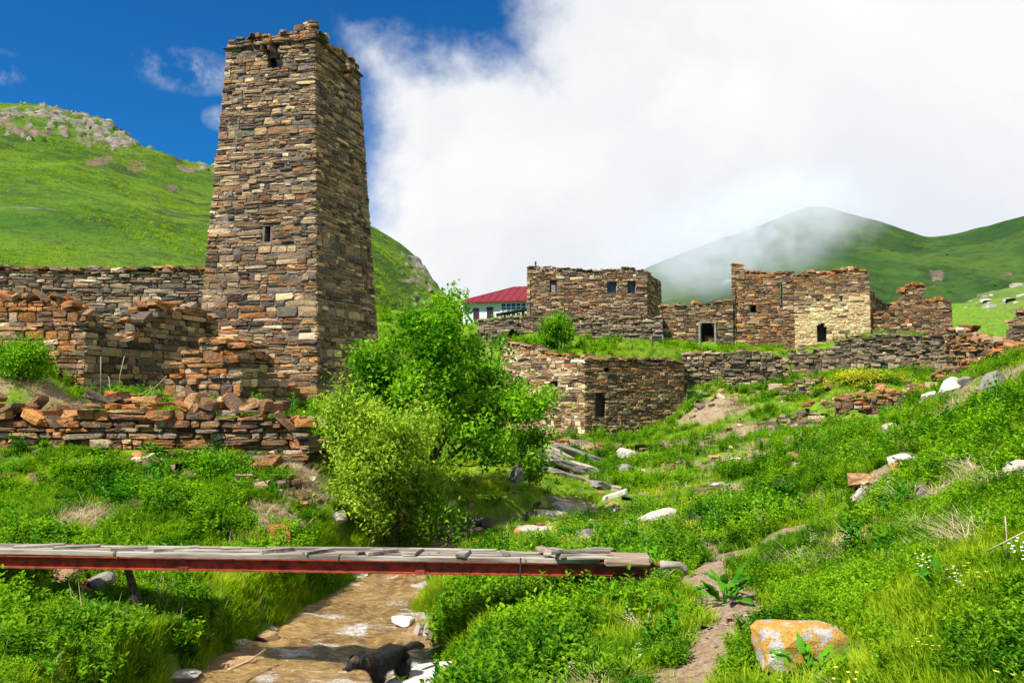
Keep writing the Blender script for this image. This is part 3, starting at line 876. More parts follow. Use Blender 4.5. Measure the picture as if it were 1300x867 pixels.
    # projecting bracket stones under the two upper openings
    for (px, py, fi, wdt) in ((344, 62, 0, .36), (434, 86, 1, .40), (350, 90, 0, .2)):
        a0, a1 = pts[fi]; b0, b1 = pts[fi + 1]; z = 13.
        for _ in range(5):
            k = (z - zb) / H; a = a0 + (a1 - a0) * k; b = b0 + (b1 - b0) * k
            s_, z = plan_hit(px, py, a[:2], b[:2])
        u = (b - a); u[2] = 0; u /= np.linalg.norm(u); n = np.cross(u, (0, 0, 1.)); c = a + (b - a) * s_; c[2] = z
        up = np.array((0, 0, 1.))
        if wdt > .3:
            ms.stone(c + n * .12, u, n, up, wdt, .55, .09, pick(DARK_SHADEMIX, rr), .1)
            ms.stone(c + n * .12 - up * .11 - u * .12, u, n, up, .10, .5, .16, pick(DARK_SHADEMIX, rr), .1)
            ms.stone(c + n * .12 - up * .11 + u * .12, u, n, up, .10, .5, .16, pick(DARK_SHADEMIX, rr), .1)
            ms.stone(c + n * .26 + up * .10, u, n, up, wdt * .8, .09, .14, pick(ORANGE, rr), .3)
    # slab added inside only to keep the openings dark
    bm = bmesh.new(); vs = [bm.verts.new(Vector(p[0]) * .12 + Vector(p[1]) * .88 - Vector(t.location)) for p in (pts[0], pts[1], pts[2], B4)]
    f_ = bm.faces.new(vs); r_ = bmesh.ops.extrude_face_region(bm, geom=[f_])
    for g_ in r_['geom']:
        if isinstance(g_, bmesh.types.BMVert): g_.co.z -= .2
    link('shade_slab', bmmesh('shade_slab', bm), M_DARKWOOD, t)
    WALLS.append((pts[0][0][:2], pts[1][0][:2], 4.0))
    print('tower', ms.finish())
    return pts


TW = build_tower()
SIDE = np.array((.27, .963))          # the direction the tower's shaded side runs

# ---- near ruins on the left bank
def ruin(name, label, cat, px, D, seed, pale=False):
    p = P(px, 500, D); z = gz(p[0], p[1])
    t = thing(name, label, cat, (p[0], p[1], z)); return t, Masonry(t, seed, pale)


t, ms = ruin('back_wall', 'long level stone wall running behind the ruins to the tower', 'wall', 120, 27.5, 21)
wall_px(ms, (-160, 27.2), (262, 27.9), 2.6, [(-160, 341), (0, 341), (40, 344), (100, 342), (150, 346), (200, 341), (262, 342)], size=(.36, .125), pal=GREYWALL, lich=.10, lich_top=.35, thick=.6,
        capargs=dict(size=.4, hh=.10, lich=.4), rough=.06)
print(ms.finish())

t, ms = ruin('ruined_house_wall', 'ruined house corner with crumbling orange top and long shaded inner face', 'ruin', 100, 20.2, 22)
A, B, tf, _ = wall_px(ms, (-160, 20.6), (107, 20.0), 2.4, [(-160, 380), (0, 374), (30, 370), (48, 377), (70, 380), (85, 392), (107, 410)], size=(.34, .125), pal=ORANGE, lich=.22, lich_top=.5, thick=.8,
                     capargs=dict(size=.36, hh=.11, tilt=.25, lich=.5), rough=.14)
cor = np.array(B[:2]); far = cor + SIDE * 5.2
A2, B2, tf2, _ = wall_px(ms, None, None, 2.4, [(107, 408), (125, 400), (140, 410), (158, 428), (172, 428), (184, 406), (200, 392), (225, 388), (268, 396)], plan=(cor, far), size=(.38, .16), pal=DARK_SHADEMIX, lich=.06, lich_top=.5,
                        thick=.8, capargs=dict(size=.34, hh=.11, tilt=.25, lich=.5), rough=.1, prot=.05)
block_end(ms, far, (-.963, .27), .8, 2.4, tf2(1), size=(.32, .125), pal=DARK_SHADEMIX, core=False)
print(ms.finish())

t, ms = ruin('broken_wall_corner', 'stepped broken wall corner of orange blocks standing before the tower foot', 'ruin', 280, 18.6, 23)
A, B, tf, _ = wall_px(ms, (207, 19.0), (306, 18.5), 2.2, [(205, 492), (214, 492), (218, 462), (236, 460), (242, 447), (258, 447), (261, 434), (290, 436), (306, 443)], size=(.36, .16), pal=ORANGE, lich=.35, lich_top=.3, thick=.7,
                     capargs=dict(size=.36, hh=.12, lich=.7), rough=.05, prot=.06)
cor = np.array(B[:2]); far = cor + SIDE * 3.3
wall_px(ms, None, None, 2.2, [(306, 443), (325, 452), (345, 470), (365, 480), (378, 498), (392, 515), (400, 520)], plan=(cor, far), size=(.40, .18), pal=DARK_SHADEMIX, lich=.05, lich_top=.4, thick=.7,
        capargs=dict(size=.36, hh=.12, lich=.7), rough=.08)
print(ms.finish())

t, ms = ruin('dry_stone_wall', 'low tumbled dry stone wall of lichen covered blocks above the left bank', 'wall', 200, 15.9, 24)
lowtop = [(-160, 520), (0, 522), (30, 536), (90, 538), (97, 524), (135, 523), (150, 518), (195, 514), (240, 518), (250, 522), (290, 524), (350, 522), (362, 530), (372, 545), (394, 562)]
wall_px(ms, (-160, 16.3), (394, 15.7), 1.25, lowtop, size=(.34, .125), pal=ORANGE, lich=.28, lich_top=.5, thick=.9, capargs=dict(size=.40, hh=.14, tilt=.4, lich=.45), rough=.20, prot=.10, gap=.02, deep=.10, palf=lambda s_, w_: ORANGE if RND.random() < .62 else GREYWALL)
e = P(394, 470, 15.7)
block_end(ms, e, SIDE, .9, 1.0, 1.2, size=(.36, .16), pal=DARK_SHADEMIX, core=False)
print(ms.finish())

# ---- the village beyond the stream
def village():
    # lower building (two faces meet at the corner at px 742)
    t, ms = ruin('cellar_building', 'lower roofless stone building with tall arched opening and bright left side wall', 'building', 742, 44, 31)
    cor = P(742, 500, 44)[:2]; lf = P(636, 500, 50)[:2]; rf = P(869, 500, 46.6)[:2]
    def pal(s_, w_): return PALE if RND.random() < .42 else GREYBROWN
    wall_px(ms, None, None, .2, [(636, 432), (660, 438), (680, 444), (700, 449), (742, 455)], plan=(lf, cor), size=(.36, .125), palf=pal, lich=.05, lich_top=.2, thick=.7, openings=[(698, 484, 708, 491, False)], capargs=dict(size=.5, lich=.3), rough=.05)
    wall_px(ms, None, None, .2, [(742, 455), (790, 456), (830, 458), (869, 460)], plan=(cor, rf), size=(.32, .11), palf=lambda s_, w_: ORANGE if (s_ > .4 and w_ > 2.6 and RND.random() < .6) else GREYBROWN, lich=.12, lich_top=.3, thick=.7,
            openings=[(755, 498, 769, 531, True), (767, 465, 773, 474, True)], capargs=dict(size=.5, lich=.5), rough=.05)
    block_end(ms, rf, (.15, .99), 3.0, .2, 4.6, size=(.5, .2), pal=DARK_SHADEMIX, lich=0, core=True, thick=.5)
    # dark board added behind the openings, standing in for the unlit inside
    bm = bmesh.new(); mid = (cor + rf) / 2; ang = math.atan2(rf[1] - cor[1], rf[0] - cor[0])
    q = cor + (rf - cor) * .17
    add_box(bm, (q[0] - math.sin(ang) * -.0 - t.location[0] + .1, q[1] + .36 - t.location[1], 2.0 - t.location[2]), (1.4, .08, 3.2), Matrix.Rotation(ang, 3, 'Z'))
    link('shade_board', bmmesh('shade_board', bm), M_DARKWOOD, t)
    print('cellar', ms.finish())

    t, ms = ruin('terrace_wall', 'rubble retaining wall directly below the square stone house', 'wall', 740, 54, 32)
    A, B, tf, _ = wall_px(ms, (606, 56), (842, 53.5), 5.2, [(606, 408), (640, 405), (668, 404), (740, 405), (842, 403)], size=(.34, .13), pal=GREYWALL, lich=.02, lich_top=.05, thick=.8, prot=.07,
            openings=[(644, 418, 659, 437, True)], capargs=dict(size=.4, lich=.1, pal=GREYWALL), rough=.08)
    bm = bmesh.new(); q = P(651, 428, 56.2); add_box(bm, tuple(q - np.array(t.location)), (1.6, .1, 2.2)); link('shade_board', bmmesh('shade_board', bm), M_DARKWOOD, t)  # dark board stands in for the shade inside the arch
    print(ms.finish())

    t, ms = ruin('square_stone_house', 'square flat topped stone house with three small windows beside the white house', 'building', 750, 57, 33)
    a = P(669, 400, 57.5)[:2]; b = P(822, 400, 56.5)[:2]; c = P(840, 400, 60.5)[:2]
    wall_px(ms, None, None, 7.6, [(669, 339), (700, 340), (730, 341), (760, 345), (775, 342), (800, 341), (822, 344)], plan=(a, b), size=(.34, .10), pal=GREYBROWN, lich=.05, lich_top=.1, thick=.6,
            openings=[(698, 356, 708, 372, False), (771, 357, 783, 372, False), (797, 357, 807, 372, False)], capargs=dict(size=.45, lich=.2, pal=GREYBROWN, hh=.08), rough=.04)
    block_end(ms, b, c - b, np.linalg.norm(c - b), 7.6, 3.55, 3.4, size=(.42, .14), pal=DARK_SHADEMIX, lich=.0, thick=.6)
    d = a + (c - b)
    block_end(ms, d, a - d, np.linalg.norm(c - b), 7.6, 3.5, inset=.6, size=(.5, .2), pal=DARK_SHADEMIX)
    L = t.location
    bm = bmesh.new()
    vs = [bm.verts.new((q[0] - L[0], q[1] - L[1], 10.85 - L[2])) for q in (a + (.2, .3), b + (-.1, .3), c, d)]
    f_ = bm.faces.new(vs); r_ = bmesh.ops.extrude_face_region(bm, geom=[f_])
    for g_ in r_['geom']:
        if isinstance(g_, bmesh.types.BMVert): g_.co.z -= .15
    link('shade_roof', bmmesh('shade_roof', bm), M_CORE, t)  # slab added below the wall top to keep the inside dark
    for x0, x1, y0, y1, kind in ((698, 708, 356, 372, 0), (771, 783, 357, 372, 1), (797, 807, 357, 372, 2)):
        for k in range(1):
            s0, z1 = plan_hit(x0, y0, a, b); s1, z0 = plan_hit(x1, y1, a, b); A = a + (b - a) * s0; B = a + (b - a) * s1; mid = (A + B) / 2
            wd = np.linalg.norm(B - A); hh = z1 - z0; zc = (z0 + z1) / 2
            bm = bmesh.new(); th = .06
            for (dx, dz, sx, sz) in ((-wd / 2 + th / 2, 0, th, hh), (wd / 2 - th / 2, 0, th, hh), (0, hh / 2 - th / 2, wd - 2 * th, th), (0, -hh / 2 + th / 2, wd - 2 * th, th), (0, 0, .03, hh - 2 * th)):
                add_box(bm, (mid[0] - L[0] + dx, mid[1] - L[1] + .18, zc - L[2] + dz), (sx, .06, sz))
            fr = link('window', bmmesh('window', bm), M_DARKWOOD, t)
            bm = bmesh.new(); add_box(bm, (mid[0] - L[0], mid[1] - L[1] + .26, zc - L[2]), (wd, .015, hh)); link('pane', bmmesh('pane', bm), M_GLASS, fr)
            if kind == 0:
                bm = bmesh.new(); add_box(bm, (mid[0] - L[0] - .02, mid[1] - L[1] + .12, zc - L[2] - .12), (wd * .5, .03, hh * .55)); link('board', bmmesh('board', bm), M_GREYWOOD, fr)
    bm = bmesh.new(); q = P(680, 340, 57.9) - np.array(L); add_box(bm, (q[0], q[1], q[2] + .15), (.12, .12, .55)); link('chimney_pipe', bmmesh('chimney_pipe', bm), M_DARKWOOD, t)
    print('fort', ms.finish())

    t, ms = ruin('doorway_wall', 'stone wall with a wooden framed doorway between the square house and the chapel', 'wall', 890, 54, 34)
    A, B, tf, ops = wall_px(ms, (838, 54.5), (932, 54), 5.0, [(838, 390), (850, 389), (900, 386), (932, 379)], size=(.32, .11), pal=GREYBROWN, lich=.06, lich_top=.2, thick=.6,
            openings=[(889, 409, 907, 444, False)], capargs=dict(size=.4, lich=.3), rough=.08)
    L = np.array(t.location); q0 = P(888, 426, 54.1) - L; q1 = P(908, 426, 54.1) - L; qc = P(898, 409, 54.1) - L
    bm = bmesh.new(); add_box(bm, q0, (.10, .12, 1.75)); add_box(bm, q1, (.10, .12, 1.75)); add_box(bm, qc, (.92, .13, .10)); link('door_frame', bmmesh('door_frame', bm), M_GREYWOOD, t)
    bm = bmesh.new(); q = P(901, 435, 54.5) - L; add_box(bm, q, (.62, .05, .85)); link('door_panel', bmmesh('door_panel', bm), M_REDWOOD, t)
    bm = bmesh.new(); q = P(898, 426, 55.4) - L; add_box(bm, q, (1.6, .1, 2.2)); link('shade_board', bmmesh('shade_board', bm), M_DARKWOOD, t)  # dark board added behind the doorway as its inner shade
    print(ms.finish())

    t, ms = ruin('ruined_chapel', 'ruined chapel block with cream plastered front and small arched doorway', 'building', 1020, 54, 35)
    a = P(930, 440, 54.2)[:2]; m1 = P(1009, 440, 53.6)[:2]; b = P(1106, 440, 53.0)[:2]; c = P(1133, 440, 57.5)[:2]
    wall_px(ms, None, None, 4.8, [(930, 338), (934, 336), (945, 337), (948, 345), (970, 347), (988, 348), (1009, 349)], plan=(a, m1), size=(.32, .11), pal=ORANGE, palf=lambda s_, w_: ORANGE if RND.random() < .4 else GREYBROWN, lich=.14, lich_top=.45,
            thick=.6, openings=[(951, 386, 960, 397, False), (990, 360, 994, 391, False)], capargs=dict(size=.42, lich=.75, hh=.14), rough=.07)
    def palc(s_, w_): return ORANGE if w_ > 4.35 else (PLASTER if (w_ > 1.1 + .4 * s_ + 1.6 * float(vnoise(np.array([s_ * 7 + 3]), np.array([w_ * 1.3]))[0]) and w_ < 3.3 + 1.1 * s_ + 1.4 * float(vnoise(np.array([s_ * 8 + 50]), np.array([.5]))[0]) and RND.random() < .86 or RND.random() < .22) else (PALE if RND.random() < .4 else GREYBROWN))
    ms2 = Masonry(t, 36, True)
    wall_px(ms2, None, None, 4.8, [(1009, 349), (1050, 346), (1075, 343), (1106, 344)], plan=(m1, b), size=(.34, .11), palf=palc, lich=.03, lich_top=.55, prot=.018, gap=.005, deep=.03,
            thick=.6, openings=[(1037, 410, 1050, 434, True), (1024, 373, 1028, 377, False), (1036, 378, 1040, 384, False), (1066, 377, 1070, 382, False)], capargs=dict(size=.42, lich=.8, hh=.14), rough=.07)
    ms.st += ms2.st
    L = np.array(t.location)
    link('plaster_core', npmesh('plaster_core', np.array(ms2.cv) - L, np.array(ms2.cq)), M_CORE_PALE, t)
    block_end(ms, b, c - b, np.linalg.norm(c - b), 4.8, 4.75, 3.9, size=(.42, .14), pal=DARK_SHADEMIX, lich=.08, lich_top=.4, thick=.6)
    d = a + (c - b); block_end(ms, d, a - d, np.linalg.norm(c - b), 4.8, 5.0, inset=.7, size=(.5, .2), pal=DARK_SHADEMIX)
    block_end(ms, c, d - c, np.linalg.norm(d - c), 4.8, 4.2, 4.9, size=(.5, .2), pal=DARK_SHADEMIX)
    bm = bmesh.new(); q = P(1044, 423, 53.9) - L; add_box(bm, q, (.9, .06, 1.4)); link('shade_board', bmmesh('shade_board', bm), M_DARKWOOD, t)  # dark board in place of the shade inside the arched doorway
    bm = bmesh.new(); q = P(1000, 400, 56) - L; add_box(bm, (q[0], q[1], 8.6 - L[2]), (5, 3, .15)); link('shade_slab', bmmesh('shade_slab', bm), M_DARKWOOD, t)  # added slab, darkens the inside behind the slit and holes
    bm = bmesh.new(); q = P(993, 352, 54.2) - L; add_box(bm, q, (.5, .3, .10), Matrix.Rotation(.1, 3, 'Y')); link('red_sheet', bmmesh('red_sheet', bm), M_REDROOF, t)
    print('chapel', ms.finish())

    t, ms = ruin('annex_ruin', 'low broken annex walls with one tall stub right of the chapel', 'ruin', 1170, 54, 37)
    a = P(1100, 440, 53.3)[:2]; b = P(1210, 440, 52.3)[:2]
    A, B, tf, _ = wall_px(ms, None, None, 5.2, [(1100, 399), (1130, 397), (1136, 385), (1143, 384), (1146, 366), (1156, 362), (1171, 363), (1173, 383), (1190, 382), (1210, 378)], plan=(a, b), size=(.32, .11), pal=ORANGE,
            palf=lambda s_, w_: ORANGE if RND.random() < .5 else GREYBROWN, lich=.15, lich_top=.5, thick=.7, capargs=dict(size=.4, lich=.85, hh=.14), rough=.06)
    block_end(ms, b, (.42, .9), 1.9, 5.2, 3.1, 2.6, size=(.4, .14), pal=DARK_SHADEMIX, lich=.05, lich_top=.3, thick=.6)
    print(ms.finish())

    t, ms = ruin('long_terrace_wall', 'long grey rubble terrace wall in front of the chapel', 'wall', 1100, 50, 38)
    wall_px(ms, (988, 50.5), (1207, 48.8), 3.5, [(988, 446), (1030, 445), (1058, 441), (1064, 430), (1110, 427), (1160, 427), (1207, 426)], size=(.32, .12), pal=GREYWALL, lich=.05, lich_top=.15, thick=.9, prot=.07,
            openings=[(1052, 432, 1059, 438, False)], capargs=dict(size=.45, lich=.2, pal=GREYWALL), rough=.08)
    print(ms.finish())
    t, ms = ruin('middle_terrace_wall', 'grey dry stone terrace wall joining the lower building on its right', 'wall', 930, 47, 39)
    wall_px(ms, (866, 47.2), (1002, 46.5), 2.6, [(866, 451), (900, 449), (940, 448), (990, 452), (1002, 462)], size=(.32, .125), pal=GREYWALL, lich=.02, thick=.9, prot=.08, gap=.02, deep=.09, capargs=dict(size=.45, lich=.1, pal=GREYWALL), rough=.08)
    print(ms.finish())
    t, ms = ruin('tumbled_wall', 'tumbled orange and grey wall running down from the chapel annex to the right slope', 'wall', 1240, 44, 40)
    wall_px(ms, (1200, 46.5), (1300, 38.0), 3.4, [(1200, 420), (1212, 417), (1222, 428), (1245, 433), (1270, 438), (1300, 443)], size=(.32, .125), pal=ORANGE, palf=lambda s_, w_: ORANGE if RND.random() < .55 else GREYWALL, lich=.2, lich_top=.4,
            thick=.9, prot=.10, gap=.02, deep=.10, capargs=dict(size=.45, lich=.5, tilt=.4, hh=.16), rough=.12)
    print(ms.finish())
    t, ms = ruin('lower_terrace_wall', 'short orange lichened retaining wall under the yellow flowers', 'wall', 1110, 34, 41)
    wall_px(ms, (1058, 34.2), (1172, 33.2), 1.5, [(1058, 512), (1070, 500), (1100, 497), (1140, 496), (1172, 492)], size=(.30, .12), pal=ORANGE, lich=.35, lich_top=.2, thick=.7, prot=.08, gap=.02, deep=.09, capargs=dict(size=.35, lich=.6, tilt=.3), rough=.1)
    print(ms.finish())
    t, ms = ruin('crumbled_wall_stub', 'crumbled grey wall stub left of the orange retaining wall', 'wall', 1030, 37, 42)
    wall_px(ms, (990, 38), (1056, 37), 1.9, [(990, 500), (1003, 484), (1035, 483), (1056, 490)], size=(.30, .12), pal=GREYWALL, lich=.08, thick=.7, prot=.10, gap=.02, deep=.10, capargs=dict(size=.35, lich=.2, tilt=.3), rough=.12)
    print(ms.finish())
    t, ms = ruin('stepped_wall_stub', 'orange stone stub stepping down the grass below the tumbled wall', 'wall', 1215, 38, 43)
    wall_px(ms, (1178, 40), (1262, 33.5), 2.9, [(1178, 492), (1190, 472), (1215, 464), (1240, 455), (1262, 452)], size=(.34, .13), pal=ORANGE, lich=.3, lich_top=.3, thick=.7, prot=.1, gap=.02, deep=.1, capargs=dict(size=.4, lich=.55, tilt=.3), rough=.1)
    print(ms.finish())
    t, ms = ruin('edge_ruin', 'corner of a stone ruin cut by the right edge of the view', 'ruin', 1300, 42, 44)
    wall_px(ms, (1284, 42), (1400, 41), 4.6, [(1284, 412), (1290, 398), (1300, 390), (1400, 380)], size=(.32, .12), pal=GREYBROWN, lich=.2, thick=.9, capargs=dict(size=.4, lich=.4), rough=.1)
    print(ms.finish())


m, t, out = mat('window_glass')
bsdf(t, out, (0.02, 0.025, 0.03), .08, None, spec=.5); M_GLASS = m
M_GREYWOOD = simple('grey_weathered_wood', (0.36, 0.32, 0.27), (0.17, 0.14, 0.115), 14, .85, .6, .01, stretch=(.25, 1, 1))
M_REDWOOD = simple('brown_red_wood', (0.16, 0.06, 0.045), (0.09, 0.04, 0.03), 10, .8)
M_REDROOF = simple('red_sheet_roof', (0.20, 0.016, 0.022), (0.12, 0.014, 0.018), 2.5, .5, .2, .01)
M_WHITEWASH = simple('whitewash', (0.74, 0.75, 0.76), (0.62, 0.63, 0.64), 3, .9, .2, .01)
M_TRIM = simple('white_trim', (0.8, 0.8, 0.8), (0.7, 0.7, 0.72), 3, .7)
M_REDTRIM = simple('maroon_trim', (0.13, 0.02, 0.03), (0.09, 0.015, 0.02), 5, .6)
village()


def white_house():
    # plan: front from px 588 to 690 at D 72, roof hipped
    D = 70
    e0 = P(588, 405, D); e1 = P(700, 405, D - 2); zb = e0[2] - .9; zt = P(600, 384, D)[2]
    t = thing('white_house', 'white house with red sheet metal hipped roof and glazed veranda behind the ruins', 'house', (e0[0], e0[1], zb)); L = np.array(t.location)
    dpt = 6.0; u = (e1 - e0); u[2] = 0; ln = np.linalg.norm(u); u /= ln; n = np.array((u[1], -u[0], 0))
    R3 = Matrix.Rotation(math.atan2(u[1], u[0]), 3, 'Z')
    loc = lambda a_, b_, z: tuple(e0 * (1, 1, 0) + u * a_ - n * b_ + np.array((0, 0, z)) - L)
    H = zt - zb
    bm = bmesh.new(); add_box(bm, loc(ln / 2, dpt / 2, zb + H / 2), (ln, dpt, H), R3); link('wall', bmmesh('wall', bm), M_WHITEWASH, t)
    # roof: hip with overhang
    o = .45; rz = P(640, 363, D)[2]
    bm = bmesh.new()
    cs = [loc(-o, -o, zt), loc(ln + o, -o, zt), loc(ln + o, dpt + o, zt), loc(-o, dpt + o, zt)]
    r0, r1 = loc(3.6, dpt / 2, rz + .15), loc(ln - 1.5, dpt / 2, rz + .15)
    vs = [bm.verts.new(c) for c in cs + [r0, r1]]
    vl = [bm.verts.new((c[0], c[1], c[2] - .12)) for c in cs]
    for f_ in ((0, 1, 5, 4), (2, 3, 4, 5)): bm.faces.new([vs[i] for i in f_])
    bm.faces.new([vs[i] for i in (1, 2, 5)]); bm.faces.new([vs[i] for i in (3, 0, 4)])
    for i in range(4): bm.faces.new((vs[i], vs[(i + 1) % 4], vl[(i + 1) % 4], vl[i]))
    bm.faces.new(vl)
    rf = link('roof', bmmesh('roof', bm), M_REDROOF, t)
    bm = bmesh.new(); k = 0
    a_, b_ = Vector(cs[0]), Vector(cs[1]); up0, up1 = Vector(r0), Vector(r1)
    for k in range(1, 13):
        f_ = k / 13; p0 = a_.lerp(b_, f_)
        tf_ = (p0 - a_).length; x = tf_ - o
        if x < 3.6: kk = (x + o) / (3.6 + o); p1 = Vector(loc(x, -o + (dpt / 2 + o) * kk, zt + (rz + .15 - zt) * kk))
        elif x > ln - 1.5: kk = (ln + o - x) / (1.5 + o); p1 = Vector(loc(x, -o + (dpt / 2 + o) * kk, zt + (rz + .15 - zt) * kk))
        else: p1 = Vector(loc(x, dpt / 2, rz + .15))
        add_tube(bm, [p0 + Vector((0, 0, .02)), p1 + Vector((0, 0, .02))], .028, 4)
    tag(link('roof_seams', bmmesh('roof_seams', bm), M_REDROOF, rf))
    bm = bmesh.new(); add_tube(bm, [cs[0], r0], .05, 5); add_tube(bm, [r0, r1], .05, 5); link('ridge_cap', bmmesh('ridge_cap', bm), M_REDROOF, rf)
    # windows
    def win(px0, px1, py0, py1, frame, nx, ny, diag=False):
        p0 = P(px0, py1, D - .6); p1 = P(px1, py0, D - .6); x0 = (p0 - e0) @ u; x1 = (p1 - e0) @ u; z0, z1 = p0[2], p1[2]; wd, hh = x1 - x0, z1 - z0
        bm = bmesh.new(); th = .07
        add_box(bm, loc((x0 + x1) / 2, -.02, z0 + th / 2), (wd, .1, th), R3); add_box(bm, loc((x0 + x1) / 2, -.02, z1 - th / 2), (wd, .1, th), R3)
        for i in range(nx + 1): add_box(bm, loc(x0 + th / 2 + (wd - th) * i / nx, -.015, (z0 + z1) / 2), (th * .9, .09, hh - 2 * th), R3)
        for j in range(1, ny): add_box(bm, loc((x0 + x1) / 2, -.01, z0 + hh * j / ny), (wd - 2 * th, .07, th * .6), R3)
        if diag:
            for i in range(nx):
                xa, xb = x0 + wd * i / nx + th, x0 + wd * (i + 1) / nx - th; zc = z0 + hh * .5
                rad = (xb - xa) * .5
                pts = [Vector(loc((xa + xb) / 2 + rad * math.cos(q), -.04, zc + rad * 1.2 * math.sin(q))) for q in [2 * math.pi * k / 8 for k in range(9)]]
                add_tube(bm, pts, .03, 4, cap=False)
        f_ = link('window', bmmesh('window', bm), frame, t)
        bm = bmesh.new(); add_box(bm, loc((x0 + x1) / 2, 0.0, (z0 + z1) / 2), (wd - .02, .05, hh - .02), R3); link('pane', bmmesh('pane', bm), M_GLASS, f_)
    win(618, 626.5, 390, 405, M_REDTRIM, 2, 3)
    win(599, 607, 391, 405, M_REDTRIM, 2, 3)
    win(637, 672, 385, 407, M_TRIM, 5, 4, True)
    # antenna mast
    m_ = thing('antenna_mast', 'thin metal mast standing left of the red roof', 'mast', (*P(577, 430, 66)[:2], 6))
    bm = bmesh.new(); q = P(576.5, 358, 66) - np.array(m_.location); add_tube(bm, [(q[0], q[1], 0), tuple(q)], .035, 6); link('pole', bmmesh('pole', bm), M_GREYWOOD, m_)
    bm = bmesh.new(); add_tube(bm, [tuple(q + (-.3, 0, -.2)), tuple(q + (.3, 0, -.2))], .02, 5); link('crossbar', bmmesh('crossbar', bm), M_GREYWOOD, m_)
    # lean-to shed roof beside the square house
    s_ = thing('lean_to', 'small dark timber lean-to between the white house and the stone house', 'shelter', tuple(P(655, 412, 60))); L2 = np.array(s_.location)
    a0, a1 = P(632, 401, 61) - L2, P(667, 392, 59.5) - L2
    ang = math.atan2(a1[2] - a0[2], a1[0] - a0[0]); c_ = (a0 + a1) / 2
    bm = bmesh.new(); add_box(bm, tuple(c_), (2.2, 1.6, .09), Matrix.Rotation(-ang, 3, 'Y')); link('roof', bmmesh('roof', bm), M_DARKWOOD, s_)
    for x_, px, pyt in ((0, 641, 400), (0, 664, 395)):
        bm = bmesh.new(); q = P(px, pyt, 59.8) - L2; add_tube(bm, [(q[0], q[1], -.3), tuple(q)], .07, 6); link('post', bmmesh('post', bm), M_DARKWOOD, s_)


white_house()

# ------------------------------------------------------------------ footbridge
M_RED = simple('red_oxide_paint', (0.30, 0.045, 0.016), (0.10, 0.022, 0.012), 9, .65, .35, .006, lo=.42, hi=.66)
M_PLANK = simple('silvered_plank', (0.40, 0.36, 0.29), (0.12, 0.10, 0.078), 6, .85, .9, .015, stretch=(.10, 1.6, 1.6), lo=.34, hi=.62)
M_OLDPLANK = simple('old_brown_plank', (0.40, 0.30, 0.21), (0.16, 0.11, 0.075), 6, .85, .9, .015, stretch=(.12, 1.6, 1.6))


